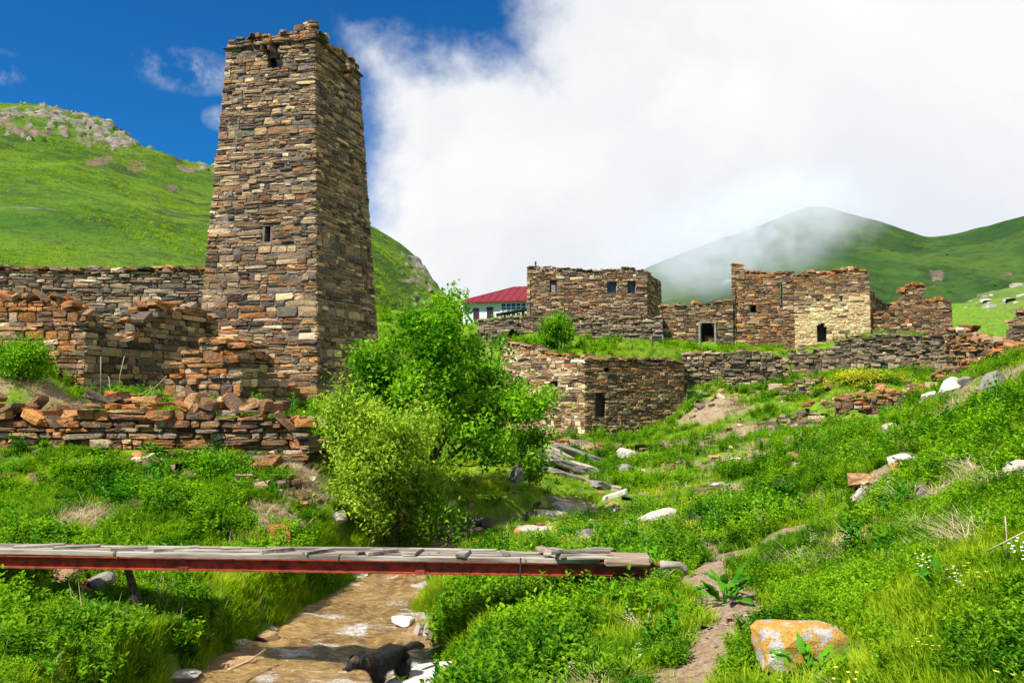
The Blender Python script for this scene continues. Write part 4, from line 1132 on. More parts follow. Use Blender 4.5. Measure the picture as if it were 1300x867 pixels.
def bridge():
    a = P(-120, 703.2, 9.52); b = P(826, 714.5, 8.95); b[2] = a[2]       # top front edge of the steel beam
    t = thing('footbridge', 'narrow plank footbridge on a red steel beam crossing the stream', 'bridge', tuple(b - (0, 0, .3))); L = np.array(t.location)
    u = (b - a); ln = np.linalg.norm(u); u /= ln; n = np.array((u[1], -u[0], 0)); up = np.array((0, 0, 1.))
    ang = math.atan2(u[1], u[0]); R3 = Matrix.Rotation(ang, 3, 'Z')
    loc = lambda x, y, z: tuple(a + u * x - n * y + up * z - L)       # y: away from the camera
    hb = .135
    cuts = [0, 3.15, 5.72, ln]                                          # lengths welded end to end
    for yb, back in ((0, 0), (.40, 1)):
        for x0, x1 in zip(cuts[:-1], cuts[1:]):
            bm = bmesh.new(); x0 += .006; x1 -= .006; xc = (x0 + x1) / 2; lw = x1 - x0
            s_ = -1 if back else 1
            add_box(bm, loc(xc, yb + .035 * s_, -.006), (lw, .07, .012), R3)
            add_box(bm, loc(xc, yb + .035 * s_, -hb + .006), (lw, .07, .012), R3)
            add_box(bm, loc(xc, yb + .061 * s_, -hb / 2), (lw, .010, hb - .025), R3)
            link('beam', bmmesh('beam', bm), M_RED, t)
    for x0 in cuts[1:-1]:
        bm = bmesh.new(); add_box(bm, loc(x0, -.006, -hb + .02), (.10, .012, .04), R3); add_box(bm, loc(x0, .05, -hb / 2), (.09, .014, hb - .05), R3); link('splice_plate', bmmesh('splice_plate', bm), M_RED, t)
    for x0 in [i * .95 + .4 for i in range(10)]:
        bm = bmesh.new(); add_box(bm, loc(min(x0, ln - .2), .20, -.035), (.05, .25, .05), R3); link('cross_tie', bmmesh('cross_tie', bm), M_RED, t)
    for px in (140, 430, 590, 690):
        x = (P(px, 712, 9.2) - a) @ u
        bm = bmesh.new(); add_tube(bm, [loc(x, -.01, .0), loc(x, -.012, -.02)], .012, 8); link('bolt', bmmesh('bolt', bm), M_DARKWOOD, t)
    r = random.Random(8)
    # long planks
    rows = [(.0, .105), (.115, .11), (.235, .10), (.345, .11)]
    xend = (P(758, 700, 9) - a) @ u
    for y0, wd in rows:
        x = -.3 + r.uniform(0, .5)
        while x < xend:
            l_ = r.uniform(1.5, 2.6); l_ = min(l_, xend - x + r.uniform(-.1, .2))
            if l_ < .3: break
            bm = bmesh.new(); th = r.uniform(.035, .05); yaw = r.gauss(0, .006); bend = r.uniform(-.008, .012)
            nseg = 8; vsr = []
            for i in range(nseg + 1):
                f_ = i / nseg; xx = x + l_ * f_ - .0; zz = .002 + bend * math.sin(math.pi * f_) + r.uniform(0, .003)
                e0 = y0 + yaw * (xx - x) + r.uniform(-.004, .004); e1 = e0 + wd * r.uniform(.95, 1)
                jx = r.uniform(-.03, .03) if i in (0, nseg) else 0
                vsr.append([bm.verts.new(loc(xx + (jx if k in (0, 3) else -jx), yy, z_)) for k, (yy, z_) in enumerate(((e0, zz), (e1, zz), (e1, zz + th), (e0, zz + th + r.uniform(-.002, .002))))])
            for i in range(nseg):
                for k in range(4): bm.faces.new((vsr[i][k], vsr[i][(k + 1) % 4], vsr[i + 1][(k + 1) % 4], vsr[i + 1][k]))
            bm.faces.new(vsr[0]); bm.faces.new(vsr[-1][::-1])
            link('plank', bmmesh('plank', bm), M_PLANK, t)
            x += l_ + .012
    def cleat(px, py, l_, wd, yaw, th=.03, y=.18, m_=M_PLANK, tilt=0, z=.065):
        x = (P(px, py, 9.2) - a) @ u
        bm = bmesh.new(); add_box(bm, loc(x, y, z), (wd, l_, th), Matrix.Rotation(ang + yaw, 3, 'Z') @ Matrix.Rotation(tilt, 3, 'X'), .004, r)
        link('cleat', bmmesh('cleat', bm), m_, t)
    for px, l_, wd, yaw in ((18, .5, .09, -1.15), (72, .46, .10, -1.2), (146, .36, .09, -1.2), (208, .46, .10, -1.1), (279, .2, .08, -1.3), (344, .36, .08, -.9), (399, .34, .09, -.7), (466, .30, .08, -1.0), (482, .36, .09, -.9), (521, .34, .14, -.1), (588, .30, .10, -.1), (640, .22, .05, .3)):
        cleat(px, 694, l_, wd, yaw, r.uniform(.025, .04), y=r.uniform(.12, .24))
    cleat(700, 700, .42, .09, .75, .035, y=.12, m_=M_OLDPLANK, tilt=.12, z=.09); cleat(706, 700, .36, .08, .45, .03, y=.1, m_=M_PLANK, tilt=-.1, z=.12)
    # loose poles at the right end
    for k, (p0, p1, rad) in enumerate((((700, 701, 8.98), (775, 700, 8.92), .022), ((712, 706, 8.9), (770, 706, 8.86), .024), ((735, 699, 9.15), (778, 697, 9.15), .020), ((690, 704, 9.1), (760, 703, 9.05), .022), ((720, 709, 8.82), (790, 709, 8.82), .020))):
        q0, q1 = P(*p0) - L, P(*p1) - L; q0[2] = max(q0[2], loc(0, 0, .03)[2]); q1[2] = max(q1[2], loc(0, 0, .03)[2])
        bm = bmesh.new(); mid = (q0 + q1) / 2 + (0, 0, .01); add_tube(bm, [tuple(q0), tuple(mid), tuple(q1)], [rad, rad * 1.1, rad * .8], 7); link('pole', bmmesh('pole', bm), M_PLANK, t)
    # thick slab plank at the end
    bm = bmesh.new(); q = P(796, 708, 8.95) - L; vs = add_box(bm, (q[0], q[1], loc(0, 0, .05)[2]), (.46, .38, .085), R3, .012, r, bevel=.02); link('end_slab', bmmesh('end_slab', bm), M_OLDPLANK, t)
    # leaning prop under the left half
    bm = bmesh.new(); q0 = P(162, 722, 9.5) - L; q1 = P(184, 786, 9.6) - L; q1[2] -= .15; add_tube(bm, [tuple(q0), tuple((q0 + q1) / 2 + (.01, 0, 0)), tuple(q1)], [.04, .05, .055], 8); link('prop', bmmesh('prop', bm), M_BARK, t)
    bm = bmesh.new(); q0 = P(661, 700, 9.0) - L; q1 = P(660, 752, 9.0) - L; q0[2] = loc(0, 0, .06)[2]; add_tube(bm, [tuple(q0), tuple(q1)], .008, 6); link('rod', bmmesh('rod', bm), M_DARKWOOD, t)


bridge()

# ------------------------------------------------------------------ rocks
def rock_mat(name, c1, c2, lich=None, amt=.5, sc=6):
    m, t, out = mat(name)
    p = gpos(t); n1 = t.noise(p, sc, 7, .65, .4); n2 = t.noise(p, sc * 6, 6, .7); n3 = t.noise(p, sc * .9, 6, .6, .3)
    c = t.mix(t.ramp(n1, .35, .65), c1, c2); c = t.mix(t.ramp(n2, .5, .75, 0, .5), c, tuple(x * .45 for x in c1))
    if lich: c = t.mix(t.ramp(n3, amt, amt + .06, 0, .9), c, t.mix(t.ramp(n2, .35, .65), lich, tuple(x * .6 for x in lich)))
    bsdf(t, out, c, .9, t.math('ADD', n1, n2), .8, .03, .2)
    return m


M_ROCKPALE = rock_mat('pale_rock', (0.50, 0.45, 0.38), (0.34, 0.29, 0.23))
M_ROCKWHITE = rock_mat('white_rock', (0.68, 0.63, 0.54), (0.52, 0.46, 0.38))
M_ROCKTAN = rock_mat('tan_rock', (0.40, 0.26, 0.13), (0.28, 0.17, 0.08))
M_ROCKDARK = rock_mat('wet_dark_rock', (0.075, 0.062, 0.05), (0.14, 0.11, 0.08), (0.3, .15, .04), .60)
M_ROCKLICH = rock_mat('lichen_rock', (0.52, 0.47, 0.42), (0.36, 0.32, 0.29), (0.66, 0.34, 0.035), .44, 10)
M_ROCKGREY = rock_mat('grey_rock', (0.27, 0.25, 0.22), (0.17, 0.15, 0.13), (0.36, .20, .06), .62)


def on_grid(G, px, py):
    X, Y, Z = G; q = proj((X, Y, Z)); d = np.hypot(q[0] - px, q[1] - py); d[X.shape[0] - 14:] = 1e9; i = np.unravel_index(np.argmin(d), d.shape); return X[i], Y[i], Z[i]


def rock_mesh(seed, size, cuts=12, sub=3, flat=.8, boxy=False):
    r = random.Random(seed); bm = bmesh.new(); bmesh.ops.create_icosphere(bm, subdivisions=sub, radius=1)
    if boxy:
        for v in bm.verts: v.co = v.co / (abs(v.co.x) ** 7 + abs(v.co.y) ** 7 + abs(v.co.z) ** 7) ** (1 / 7)
        flat = 1.0
    for _ in range(cuts):
        n = Vector((r.gauss(0, 1), r.gauss(0, 1), r.gauss(0, 1))).normalized(); d = r.uniform(.42, .85) if not boxy else r.uniform(.98, 1.25)
        for v in bm.verts:
            k = v.co.dot(n) - d
            if k > 0: v.co -= n * k
    o = r.uniform(0, 50)
    P_ = np.array([v.co[:] for v in bm.verts]); nz = fbm(P_[:, 0] * 3 + o, P_[:, 1] * 3 + P_[:, 2] * 2.3, 4) * .10
    for v, k in zip(bm.verts, nz):
        v.co = v.co * (1 + k); v.co = Vector((v.co.x * size[0] / 2 / flat, v.co.y * size[1] / 2 / flat, v.co.z * size[2] / 2 / flat))
    return bmmesh('rock', bm)


ROCKS = []


def rock(px, py, D, w_px, h_px, label, mt, seed, yaw=0, tilt=0, dep=.8, cuts=12, group=None, name='rock', sink=.25, cat='rock', boxy=False, grid=None):
    w = w_px / F * D; h = h_px / F * D
    if grid is None and not name.startswith('bridge'):
        r0_ = ray(px, py + .22 * h_px); ds = D * np.linspace(.55, 1.7, 240); xs_ = r0_[0] / r0_[1] * ds; gzz = ground(xs_, ds); sd_, wz_ = stream_at(xs_, ds); gzz = np.where(sd_ < .1, np.maximum(gzz, wz_), gzz); hit = np.where(CAMZ + r0_[2] / r0_[1] * ds <= gzz)[0]
        if len(hit) and hit[0] > 0: D = float(ds[hit[0]]); w = w_px / F * D; h = h_px / F * D
    p = P(px, py, D); me = rock_mesh(seed, (w, w * dep, h), cuts, boxy=boxy)
    if grid is not None: p = np.array(on_grid(grid, px, py)); D = p[1]; w = w_px / F * D; h = h_px / F * D; me = rock_mesh(seed, (w, w * dep, h * 1.4), cuts); p[2] -= h * .25
    o = link(name, me, mt); z = p[2]
    o.location = (p[0], p[1], z); o.rotation_euler = (0, tilt, yaw); ROCKS.append((p[0], p[1], w * .5, h))
    grp = {'rock': 'rocks lying in the stream and on the slopes', 'rock_slab': 'rock slabs of the outcrop below the lower building', 'boulder': 'boulders in the landscape'}.get(name)
    return tag(o, label, cat, group or grp)


rock(1015, 822, 5.75, 108, 58, 'lichened boulder with orange patches lying low in the grass at lower right', M_ROCKLICH, 301, .05, .04, .6, 6, name='boulder', boxy=True)
rock(1003, 800, 6.1, 40, 14, 'small orange slab lying just above the lichened boulder', M_ROCKLICH, 102, .3, 0)
rock(548, 860, 8.1, 124, 50, 'smooth white boulder at the water edge beside the black dog', M_ROCKWHITE, 103, .2, -.05, .8, 7, name='boulder')
rock(512, 789, 10.9, 36, 16, 'pale flat rock in the stream behind the dog', M_ROCKWHITE, 104, .1, .1)
rock(534, 799, 10.2, 20, 20, 'pale pointed rock against the right bank behind the dog', M_ROCKPALE, 105, .6, .5)
rock(544, 803, 10.3, 16, 26, 'upright pale rock at the right bank beside the pointed one', M_ROCKPALE, 106, 1.0, .2)
rock(463, 833, 9.4, 34, 18, 'tan rock in the water left of the black dog', M_ROCKTAN, 107, .4, -.2)
rock(492, 826, 9.8, 34, 14, 'low tan rock just behind the dog in the water', M_ROCKTAN, 108, 1.4, .1)
rock(225, 860, 8.4, 56, 14, 'pale flat rock at the left water edge at the bottom', M_ROCKPALE, 109, .1, .05)
rock(300, 838, 9.0, 66, 9, 'long tan rock ledge along the left edge of the water', M_ROCKTAN, 110, .5, -.12, boxy=True)
rock(337, 808, 10.1, 26, 14, 'tan rock with brown top at the left water edge', M_ROCKTAN, 111, .2, 0)
rock(343, 799, 10.6, 16, 8, 'small pale stone above the tan rock at the left bank', M_ROCKPALE, 112, .2, 0)
rock(456, 730, 13.9, 26, 10, 'pale rock at the stream edge just under the bridge', M_ROCKPALE, 113, .2, 0)
rock(797, 741, 9.25, 44, 38, 'squared pale block supporting the right end of the bridge', M_ROCKPALE, 114, .2, .03, .8, 8, name='bridge_block', boxy=True)
rock(752, 730, 9.4, 40, 20, 'grey stone under the bridge left of its end block', M_ROCKGREY, 115, .5)
rock(85, 728, 10.3, 34, 18, 'brown rock under the left part of the bridge', M_ROCKTAN, 116, .5)
rock(130, 738, 10.4, 40, 26, 'dark brown rock in the hollow under the bridge', M_ROCKGREY, 117, 1.5)
rock(560, 673, 16.6, 30, 18, 'dark wet rock left of the little cascade', M_ROCKDARK, 118, .3)
rock(584, 668, 17.0, 34, 16, 'dark wet rock in the middle of the cascade', M_ROCKDARK, 119, 1.3)
rock(604, 678, 16.7, 30, 22, 'dark brown wet rock right of the cascade', M_ROCKDARK, 120, 2.3)
rock(618, 668, 17.2, 28, 18, 'dark wet rock at the right end of the cascade', M_ROCKDARK, 121, .9)
rock(573, 684, 16.4, 22, 12, 'smaller dark rock at the foot of the cascade', M_ROCKDARK, 122, 1.9)
rock(596, 660, 17.5, 44, 12, 'flat dark rock on top of the cascade', M_ROCKDARK, 123, 2.9)
rock(676, 657, 18.2, 26, 16, 'dark brown block above the upper stream', M_ROCKGREY, 124, .4, .15, cuts=16)
rock(700, 654, 18.6, 40, 10, 'long pale slab along the upper stream', M_ROCKPALE, 125, .2, .1, cuts=8, boxy=True)
rock(716, 646, 19.2, 30, 16, 'pale slab at the head of the upper stream', M_ROCKPALE, 126, .7, .2, cuts=16)
rock(680, 673, 17.1, 54, 9, 'pale flat ledge beside the upper stream', M_ROCKPALE, 127, .1, boxy=True)
rock(700, 635, 20.6, 26, 12, 'pale stone in grass above the upper stream slabs', M_ROCKPALE, 128, .5, .3)
rock(786, 628, 21.5, 38, 14, 'bright white rock on the far side of the meadow', M_ROCKWHITE, 129, .3, -.35, .5)
rock(776, 641, 20.2, 26, 10, 'tan rock below the bright white rock', M_ROCKTAN, 130, .3, -.3)
rock(778, 647, 19.6, 18, 7, 'small pale stone below the tan meadow rock', M_ROCKPALE, 131, .3)
rock(834, 657, 17.0, 50, 14, 'long tilted grey slab with a tan top in the meadow', M_ROCKPALE, 132, .3, -.25, .5, 9, boxy=True)
rock(755, 663, 17.4, 22, 9, 'pale stone in the meadow grass between white rock and bridge', M_ROCKPALE, 133, .3)
rock(742, 678, 15.8, 26, 13, 'rusty grey mound of rock near the bridge end', M_ROCKGREY, 134, .3)
rock(1208, 490, 21.5, 34, 22, 'big pale boulder high on the right slope', M_ROCKWHITE, 135, .3, -.4, .7)
rock(1182, 502, 20.8, 22, 12, 'pale boulder just below the big pale one on the right slope', M_ROCKWHITE, 136, .3, -.4)
rock(1226, 486, 20.9, 20, 14, 'grey rock touching the big pale boulder on its right', M_ROCKGREY, 137, .3, -.4)
rock(1262, 487, 17.0, 30, 50, 'steep grey brown rock slab near the top of the right slope', M_ROCKGREY, 138, .5, .7, .6)
rock(1145, 585, 13.2, 38, 16, 'pale rock in the middle of the right slope', M_ROCKWHITE, 139, .2, 0, .7)
rock(1130, 545, 19, 22, 14, 'pale rock below the orange retaining wall', M_ROCKPALE, 140, .2, -.3)
rock(1225, 537, 14.3, 26, 11, 'grey rock on the upper right slope', M_ROCKGREY, 141, .2, -.2)
rock(1296, 595, 8.9, 46, 34, 'pale boulder cut by the right edge of the view', M_ROCKPALE, 142, .2, 0, .8)
rock(1089, 639, 12.5, 16, 38, 'slanted grey stone slab standing beside the path', M_ROCKPALE, 143, .2, .55, .6, 10, boxy=True)
rock(1168, 625, 10.5, 16, 18, 'small grey brown stone on the slope above the path', M_ROCKGREY, 144, .2, .2)
rock(1018, 702, 9.6, 14, 24, 'small slanted slab below the path', M_ROCKPALE, 145, .2, .7, .6)
rock(1010, 740, 8.3, 30, 13, 'low tan ledge in the grass below the slanted slab', M_ROCKTAN, 146, .2, -.5, .6)
rock(1020, 450, 37.0, 2, 2, 'tiny stone', M_ROCKPALE, 147) if False else None
rock(1027, 500, 36.6, 16, 10, 'white stone resting on the crumbled wall stub', M_ROCKWHITE, 148, .2)
rock(912, 615, 20, 22, 8, 'pale stone lying in the yellowish meadow', M_ROCKPALE, 149, .2)
rock(656, 604, 22.5, 26, 28, 'grey boulder at the foot of the bank right of the tree', M_ROCKGREY, 150, .4, .4)
rock(575, 640, 18.6, 9, 9, 'small white stone in the grass right of the trunk', M_ROCKWHITE, 151, .4)
rock(597, 642, 18.6, 9, 9, 'small tan stone right of the white one near the trunk', M_ROCKTAN, 152, .4)
rock(432, 658, 15.0, 26, 16, 'pale rock at the left edge of the shrub', M_ROCKPALE, 153, .4)
rock(1168, 488, 40, 9, 5, 'tiny', M_ROCKPALE, 154) if False else None
rock(893, 660, 14.5, 12, 10, 'small pale stone at the head of the dirt patch', M_ROCKPALE, 155, .4)
rock(1168, 495, 110, 10, 5, 'x', M_ROCKPALE, 156) if False else None
rock(1250, 411, 95, 17, 15, 'round grey boulder on the far right pasture', M_ROCKGREY, 157, .4, name='boulder', grid=RH)
rock(924, 357, 560, 26, 15, 'grey crag on the distant mountain left of the chapel top', M_ROCKGREY, 158, .4, -.1, name='crag', grid=MT, cuts=34)
# tilted slabs below the lower building
slab_l = [(700, 572, 37, 64, 10, 'thin layered slab at the foot of the bright side wall'), (735, 577, 34, 70, 9, 'long thin slab tilting down under the lower building corner'), (715, 590, 29, 60, 12, 'grey slab in the middle of the outcrop'),
          (745, 598, 27, 50, 13, 'broad dark slab jutting over the outcrop'), (716, 605, 26, 64, 9, 'long lower slab of the outcrop'), (762, 618, 23, 34, 12, 'last slab at the lower right end of the outcrop'),
          (800, 580, 31, 34, 16, 'brown block in the grass right of the outcrop'), (795, 598, 27, 18, 16, 'grey block below the brown one'), (690, 583, 32, 40, 8, 'thin pale slab at the left of the outcrop')]
for i, (px, py, D, w_, h_, lb) in enumerate(slab_l):
    rock(px, py, D, w_, h_, lb, M_ROCKGREY if i % 3 else M_ROCKPALE, 200 + i, .2 + i * .1, .36, .8, 10, name='rock_slab', cat='rock slab', boxy=True)


# ------------------------------------------------------------------ scatter by geometry nodes
def blade_mesh(rs, nblades, hmin, hmax, spread, width, lean=.5, segs=2):
    V, T, Cc = [], [], []
    for _ in range(nblades):
        a = rs.uniform(0, 6.283); r0 = spread * math.sqrt(rs.uniform(0, 1)); h = rs.uniform(hmin, hmax); x, y = r0 * math.cos(a), r0 * math.sin(a)
        a2 = a + rs.normal(0, .8); ln_ = lean * h * rs.uniform(.2, 1.1); px, py = -math.sin(a2), math.cos(a2); g = rs.uniform(0, 1); b = len(V)
        for k in range(segs):
            f = k / segs; w_ = width * (1 - .3 * f); cx = x + math.cos(a2) * ln_ * f * f; cy = y + math.sin(a2) * ln_ * f * f
            V += [(cx - px * w_, cy - py * w_, h * f - .02), (cx + px * w_, cy + py * w_, h * f - .02)]
        V.append((x + math.cos(a2) * ln_, y + math.sin(a2) * ln_, h * .94))
        for k in range(segs - 1): q = b + 2 * k; T += [(q, q + 1, q + 3), (q, q + 3, q + 2)]
        q = b + 2 * (segs - 1); T.append((q, q + 1, q + 2)); Cc += [g] * (2 * segs + 1)
    c = np.array(Cc); return npmesh('tuft', V, T, np.stack([c, c, c, c * 0 + 1], -1))


def leaf_geom(V, T, Cc, base, d, n, ln, wd, g, fold=.25):
    """a folded six-point leaf from base along d"""
    d = d / np.linalg.norm(d); s_ = np.cross(d, n); s_ /= np.linalg.norm(s_) + 1e-9; n = np.cross(s_, d); b = len(V)
    m1 = base + d * ln * .4; m2 = base + d * ln * .75 - n * ln * .06
    V += [base, m1 - s_ * wd * .5 + n * wd * fold, m1, m1 + s_ * wd * .5 + n * wd * fold, m2 - s_ * wd * .34 + n * wd * fold * .5, m2 + s_ * wd * .34 + n * wd * fold * .5, base + d * ln - n * ln * .14]
    T += [(b, b + 2, b + 1), (b, b + 3, b + 2), (b + 1, b + 2, b + 4), (b + 2, b + 3, b + 5), (b + 2, b + 6, b + 4), (b + 2, b + 5, b + 6)]
    Cc += [g] * 7


def weed_mesh(rs, stems, h, leaf, spread, pairs=5):
    V, T, Cc = [], [], []
    for _ in range(stems):
        a = rs.uniform(0, 6.283); r0 = spread * math.sqrt(rs.uniform(0, 1)); top = np.array((r0 * 1.7 * math.cos(a), r0 * 1.7 * math.sin(a), h * rs.uniform(.6, 1.1))); bs = np.array((r0 * .7 * math.cos(a), r0 * .7 * math.sin(a), 0))
        b = len(V); V += [bs + (.004, 0, -.02), bs + (-.004, 0, -.02), top]; T.append((b, b + 1, b + 2)); Cc += [.3] * 3
        a0 = rs.uniform(0, 6.283)
        for k in range(pairs):
            f = .22 + .78 * k / (pairs - 1); p_ = bs + (top - bs) * f; sz = leaf * (1.15 - .55 * f) * rs.uniform(.8, 1.2)
            for q in (0, 1):
                aa = a0 + k * 1.571 + q * 3.14159 + rs.normal(0, .25); el_ = rs.uniform(.05, .6) + .4 * f
                d = np.array((math.cos(aa) * math.cos(el_), math.sin(aa) * math.cos(el_), math.sin(el_)))
                leaf_geom(V, T, Cc, p_, d, np.array((rs.normal(0, .25), rs.normal(0, .25), 1.)), sz, sz * .55, rs.uniform(0, 1))
    c = np.array(Cc); return npmesh('weed', np.array(V), T, np.stack([c, c, c, c * 0 + 1], -1))


def flower_mesh(rs, n, h, spread, dot):
    V, T, Cc = [], [], []
    for _ in range(n):
        a = rs.uniform(0, 6.283); r0 = spread * math.sqrt(rs.uniform(0, 1)); c = np.array((r0 * math.cos(a), r0 * math.sin(a), h * rs.uniform(.7, 1.1))); k0 = rs.uniform(0, 6)
        for j in range(5):
            q0 = k0 + j * 1.2566; b = len(V); e = c + dot * np.array((math.cos(q0), math.sin(q0), .25))
            sd = dot * .42 * np.array((-math.sin(q0), math.cos(q0), 0)); V += [c, (c + e) / 2 + sd, e, (c + e) / 2 - sd]; T += [(b, b + 1, b + 2), (b, b + 2, b + 3)]; Cc += [rs.uniform(0, 1)] * 4
    c = np.array(Cc); return npmesh('flower', np.array(V), T, np.stack([c, c, c, c * 0 + 1], -1))


def collection_of(name, meshes, mt):
    col = bpy.data.collections.new(name)
    for i, me in enumerate(meshes):
        me.materials.append(mt); o = bpy.data.objects.new('%s_%02d' % (name, i), me); col.objects.link(o)
    return col


def scatter(name, label, cat, pts, rot, scl, vi, col):
    n = len(pts); me = bpy.data.meshes.new(name); me.vertices.add(n); me.vertices.foreach_set('co', np.asarray(pts, np.float32).ravel())
    a = me.attributes.new('rot', 'FLOAT_VECTOR', 'POINT'); a.data.foreach_set('vector', np.asarray(rot, np.float32).ravel())
    a = me.attributes.new('scl', 'FLOAT_VECTOR', 'POINT'); a.data.foreach_set('vector', np.asarray(scl, np.float32).ravel())
    a = me.attributes.new('vi', 'INT', 'POINT'); a.data.foreach_set('value', np.asarray(vi, np.int32))
    o = bpy.data.objects.new(name, me); C.objects.link(o); tag(o, label, cat, kind='stuff')
    g = bpy.data.node_groups.new(name, 'GeometryNodeTree')
    g.interface.new_socket('Geometry', in_out='INPUT', socket_type='NodeSocketGeometry'); g.interface.new_socket('Geometry', in_out='OUTPUT', socket_type='NodeSocketGeometry')
    N = g.nodes; gi = N.new('NodeGroupInput'); go = N.new('NodeGroupOutput'); ip = N.new('GeometryNodeInstanceOnPoints'); ci = N.new('GeometryNodeCollectionInfo')
    ci.inputs['Collection'].default_value = col; ci.inputs['Separate Children'].default_value = True; ci.inputs['Reset Children'].default_value = True
    def na(nm, dt):
        x = N.new('GeometryNodeInputNamedAttribute'); x.data_type = dt; x.inputs['Name'].default_value = nm; return x.outputs['Attribute']
    Lk = g.links.new; Lk(gi.outputs[0], ip.inputs['Points']); Lk(ci.outputs[0], ip.inputs['Instance']); ip.inputs['Pick Instance'].default_value = True
    Lk(na('vi', 'INT'), ip.inputs['Instance Index']); Lk(na('scl', 'FLOAT_VECTOR'), ip.inputs['Scale'])
    er = N.new('FunctionNodeEulerToRotation'); Lk(na('rot', 'FLOAT_VECTOR'), er.inputs[0]); Lk(er.outputs[0], ip.inputs['Rotation'])
    Lk(ip.outputs[0], go.inputs[0])
    md = o.modifiers.new('scatter', 'NODES'); md.node_group = g
    return o


rs = np.random.RandomState(42)
COL_GRASS = collection_of('grass_kinds', [blade_mesh(rs, 26, .07, .17, .10, .0045, .7) for _ in range(4)] + [blade_mesh(rs, 24, .14, .26, .09, .0045, .6, 3) for _ in range(2)], M_GRASS)
COL_WEED = collection_of('weed_kinds', [weed_mesh(rs, 7, .20, .065, .10) for _ in range(3)] + [weed_mesh(rs, 9, .30, .075, .13, 6) for _ in range(3)], M_WEED)
COL_NETTLE = collection_of('nettle_kinds', [weed_mesh(rs, 4, .42, .125, .10, 5) for _ in range(3)] + [weed_mesh(rs, 3, .22, .16, .06, 3) for _ in range(2)], M_BROAD)
COL_SEED = collection_of('seed_kinds', [blade_mesh(rs, 7, .30, .55, .12, .0035, .35, 3) for _ in range(3)], M_STRAW)
COL_STRAW = collection_of('straw_kinds', [blade_mesh(rs, 34, .10, .34, .14, .0045, 2.0, 3) for _ in range(3)], M_STRAW)
COL_YEL = collection_of('yellow_kinds', [flower_mesh(rs, 9, .16, .14, .014) for _ in range(3)], M_YELLOW)
COL_WHI = collection_of('white_kinds', [flower_mesh(rs, 16, .30, .05, .011) for _ in range(3)], M_WHITE)


ROCKS.append((P(899, 440, 53.8)[0], 53.8, .9, 1.3))      # keeps the doorstep clear
LOWWALL = [P(-160, 470, 16.3), P(394, 470, 15.7)]


def clear_of_walls(X, Y):
    ok = np.ones(len(X), bool)
    for a, b, th in WALLS:
        ex, ey = b[0] - a[0], b[1] - a[1]; L = math.hypot(ex, ey); ux, uy = ex / L, ey / L
        s_ = (X - a[0]) * ux + (Y - a[1]) * uy; dd = (X - a[0]) * (-uy) + (Y - a[1]) * ux
        ok &= ~((s_ > -.05) & (s_ < L + .05) & (dd > -.12) & (dd < th + .1))
    return ok


def samp(n, ymin=3.6, ymax=64, front=.0):
    """points on the ground spread evenly over a perspective-shaped field: denser near the stream bank, thinner far off"""
    v = rs.uniform(math.log(ymin + 1), math.log(ymax + 1), n); Y = np.exp(v) - 1; X = rs.uniform(-.80, .92, n) * (Y + .8)
    k = stream_at(X, Y)[0] > .03; X, Y = X[k], Y[k]; k = clear_of_walls(X, Y)
    for rx, ry_, rw, rh in ROCKS: k &= ~((np.abs(X - rx) < rw * .95 + .05) & (Y > ry_ - rw * .8 - rh * .9 - .06 - (front * ry_ / 9 if ry_ < 26 else 0)) & (Y < ry_ + rw * .6))
    return X[k], Y[k]


def place(name, label, cat, X, Y, col, smin, smax, idxs, zscale=1.0, sink=.01, far=26.):
    n = len(X); Z = ground(X, Y) - sink
    k = rs.uniform(smin, smax, n) * np.clip(Y / far, 1, 1.9) ** .8
    sc_ = np.stack([k, k, k * zscale * rs.uniform(.8, 1.2, n)], -1)
    rot = np.stack([rs.normal(0, .12, n), rs.normal(0, .12, n), rs.uniform(0, 6.283, n)], -1)
    return scatter(name, label, cat, np.stack([X, Y, Z], -1), rot, sc_, rs.choice(idxs, n), col)


def weedy(X, Y):
    """where the tall leafy weeds grow"""
    v = fbm(X * .75 + 3, Y * .75 + 8, 4) * 1.25 + .10
    right_band = np.exp(-((X - (.30 * Y + .3)) / (.10 * Y + .8)) ** 2) * ((Y > 11) & (Y < 34)) * .30
    rb_front = ((X > -1.2) & (X < 1.4) & (Y > 6) & (Y < 10.5)) * .12
    lb = ((X < -2.6) & (Y < 11)) * .14
    v = v + right_band + rb_front + lb
    v = v - ((Y < 9.5) & (X > 1.3)) * .26
    v = v - ((Y > 13) & (Y < 22) & (X > -1.5) & (X < 5)) * .35
    return v


X, Y = samp(78000, front=.22); dmk = dirt_mask(X, Y); wv = weedy(X, Y); k = (rs.uniform(0, 1, len(X)) > dmk * 1.15) & (wv + rs.normal(0, .08, len(X)) < .62)
print('grass', k.sum()); place('grass', 'bright green meadow grass covering both banks and slopes', 'grass', X[k], Y[k], COL_GRASS, .75, 1.35, [0, 1, 2, 3], .68)
X, Y = samp(105000, 3.6, 17); dmk = dirt_mask(X, Y); k = (rs.uniform(0, 1, len(X)) > dmk * 1.3) & (fbm(X * 1.1 + 20, Y * 1.1, 3) + rs.normal(0, .1, len(X)) > -.12)
place('clover', 'low clover and small leafy herbs mixed into the near grass', 'ground cover', X[k], Y[k], COL_WEED, .28, .68, list(range(6)), .9)
Y = rs.uniform(5.5, 17, 60000); side_ = rs.rand(60000) < .5; X = np.where(side_, np.interp(Y, STREAM[:, 0], STREAM[:, 1]), np.interp(Y, STREAM[:, 0], STREAM[:, 2])) + rs.uniform(-1, 1, 60000)
k = (stream_at(X, Y)[0] > .02) & (stream_at(X, Y)[0] < .55) & (rs.rand(60000) < .5)
for rx, ry_, rw, rh in ROCKS: k &= ~((np.abs(X - rx) < rw * .9) & (np.abs(Y - ry_) < rw * .8 + rh))
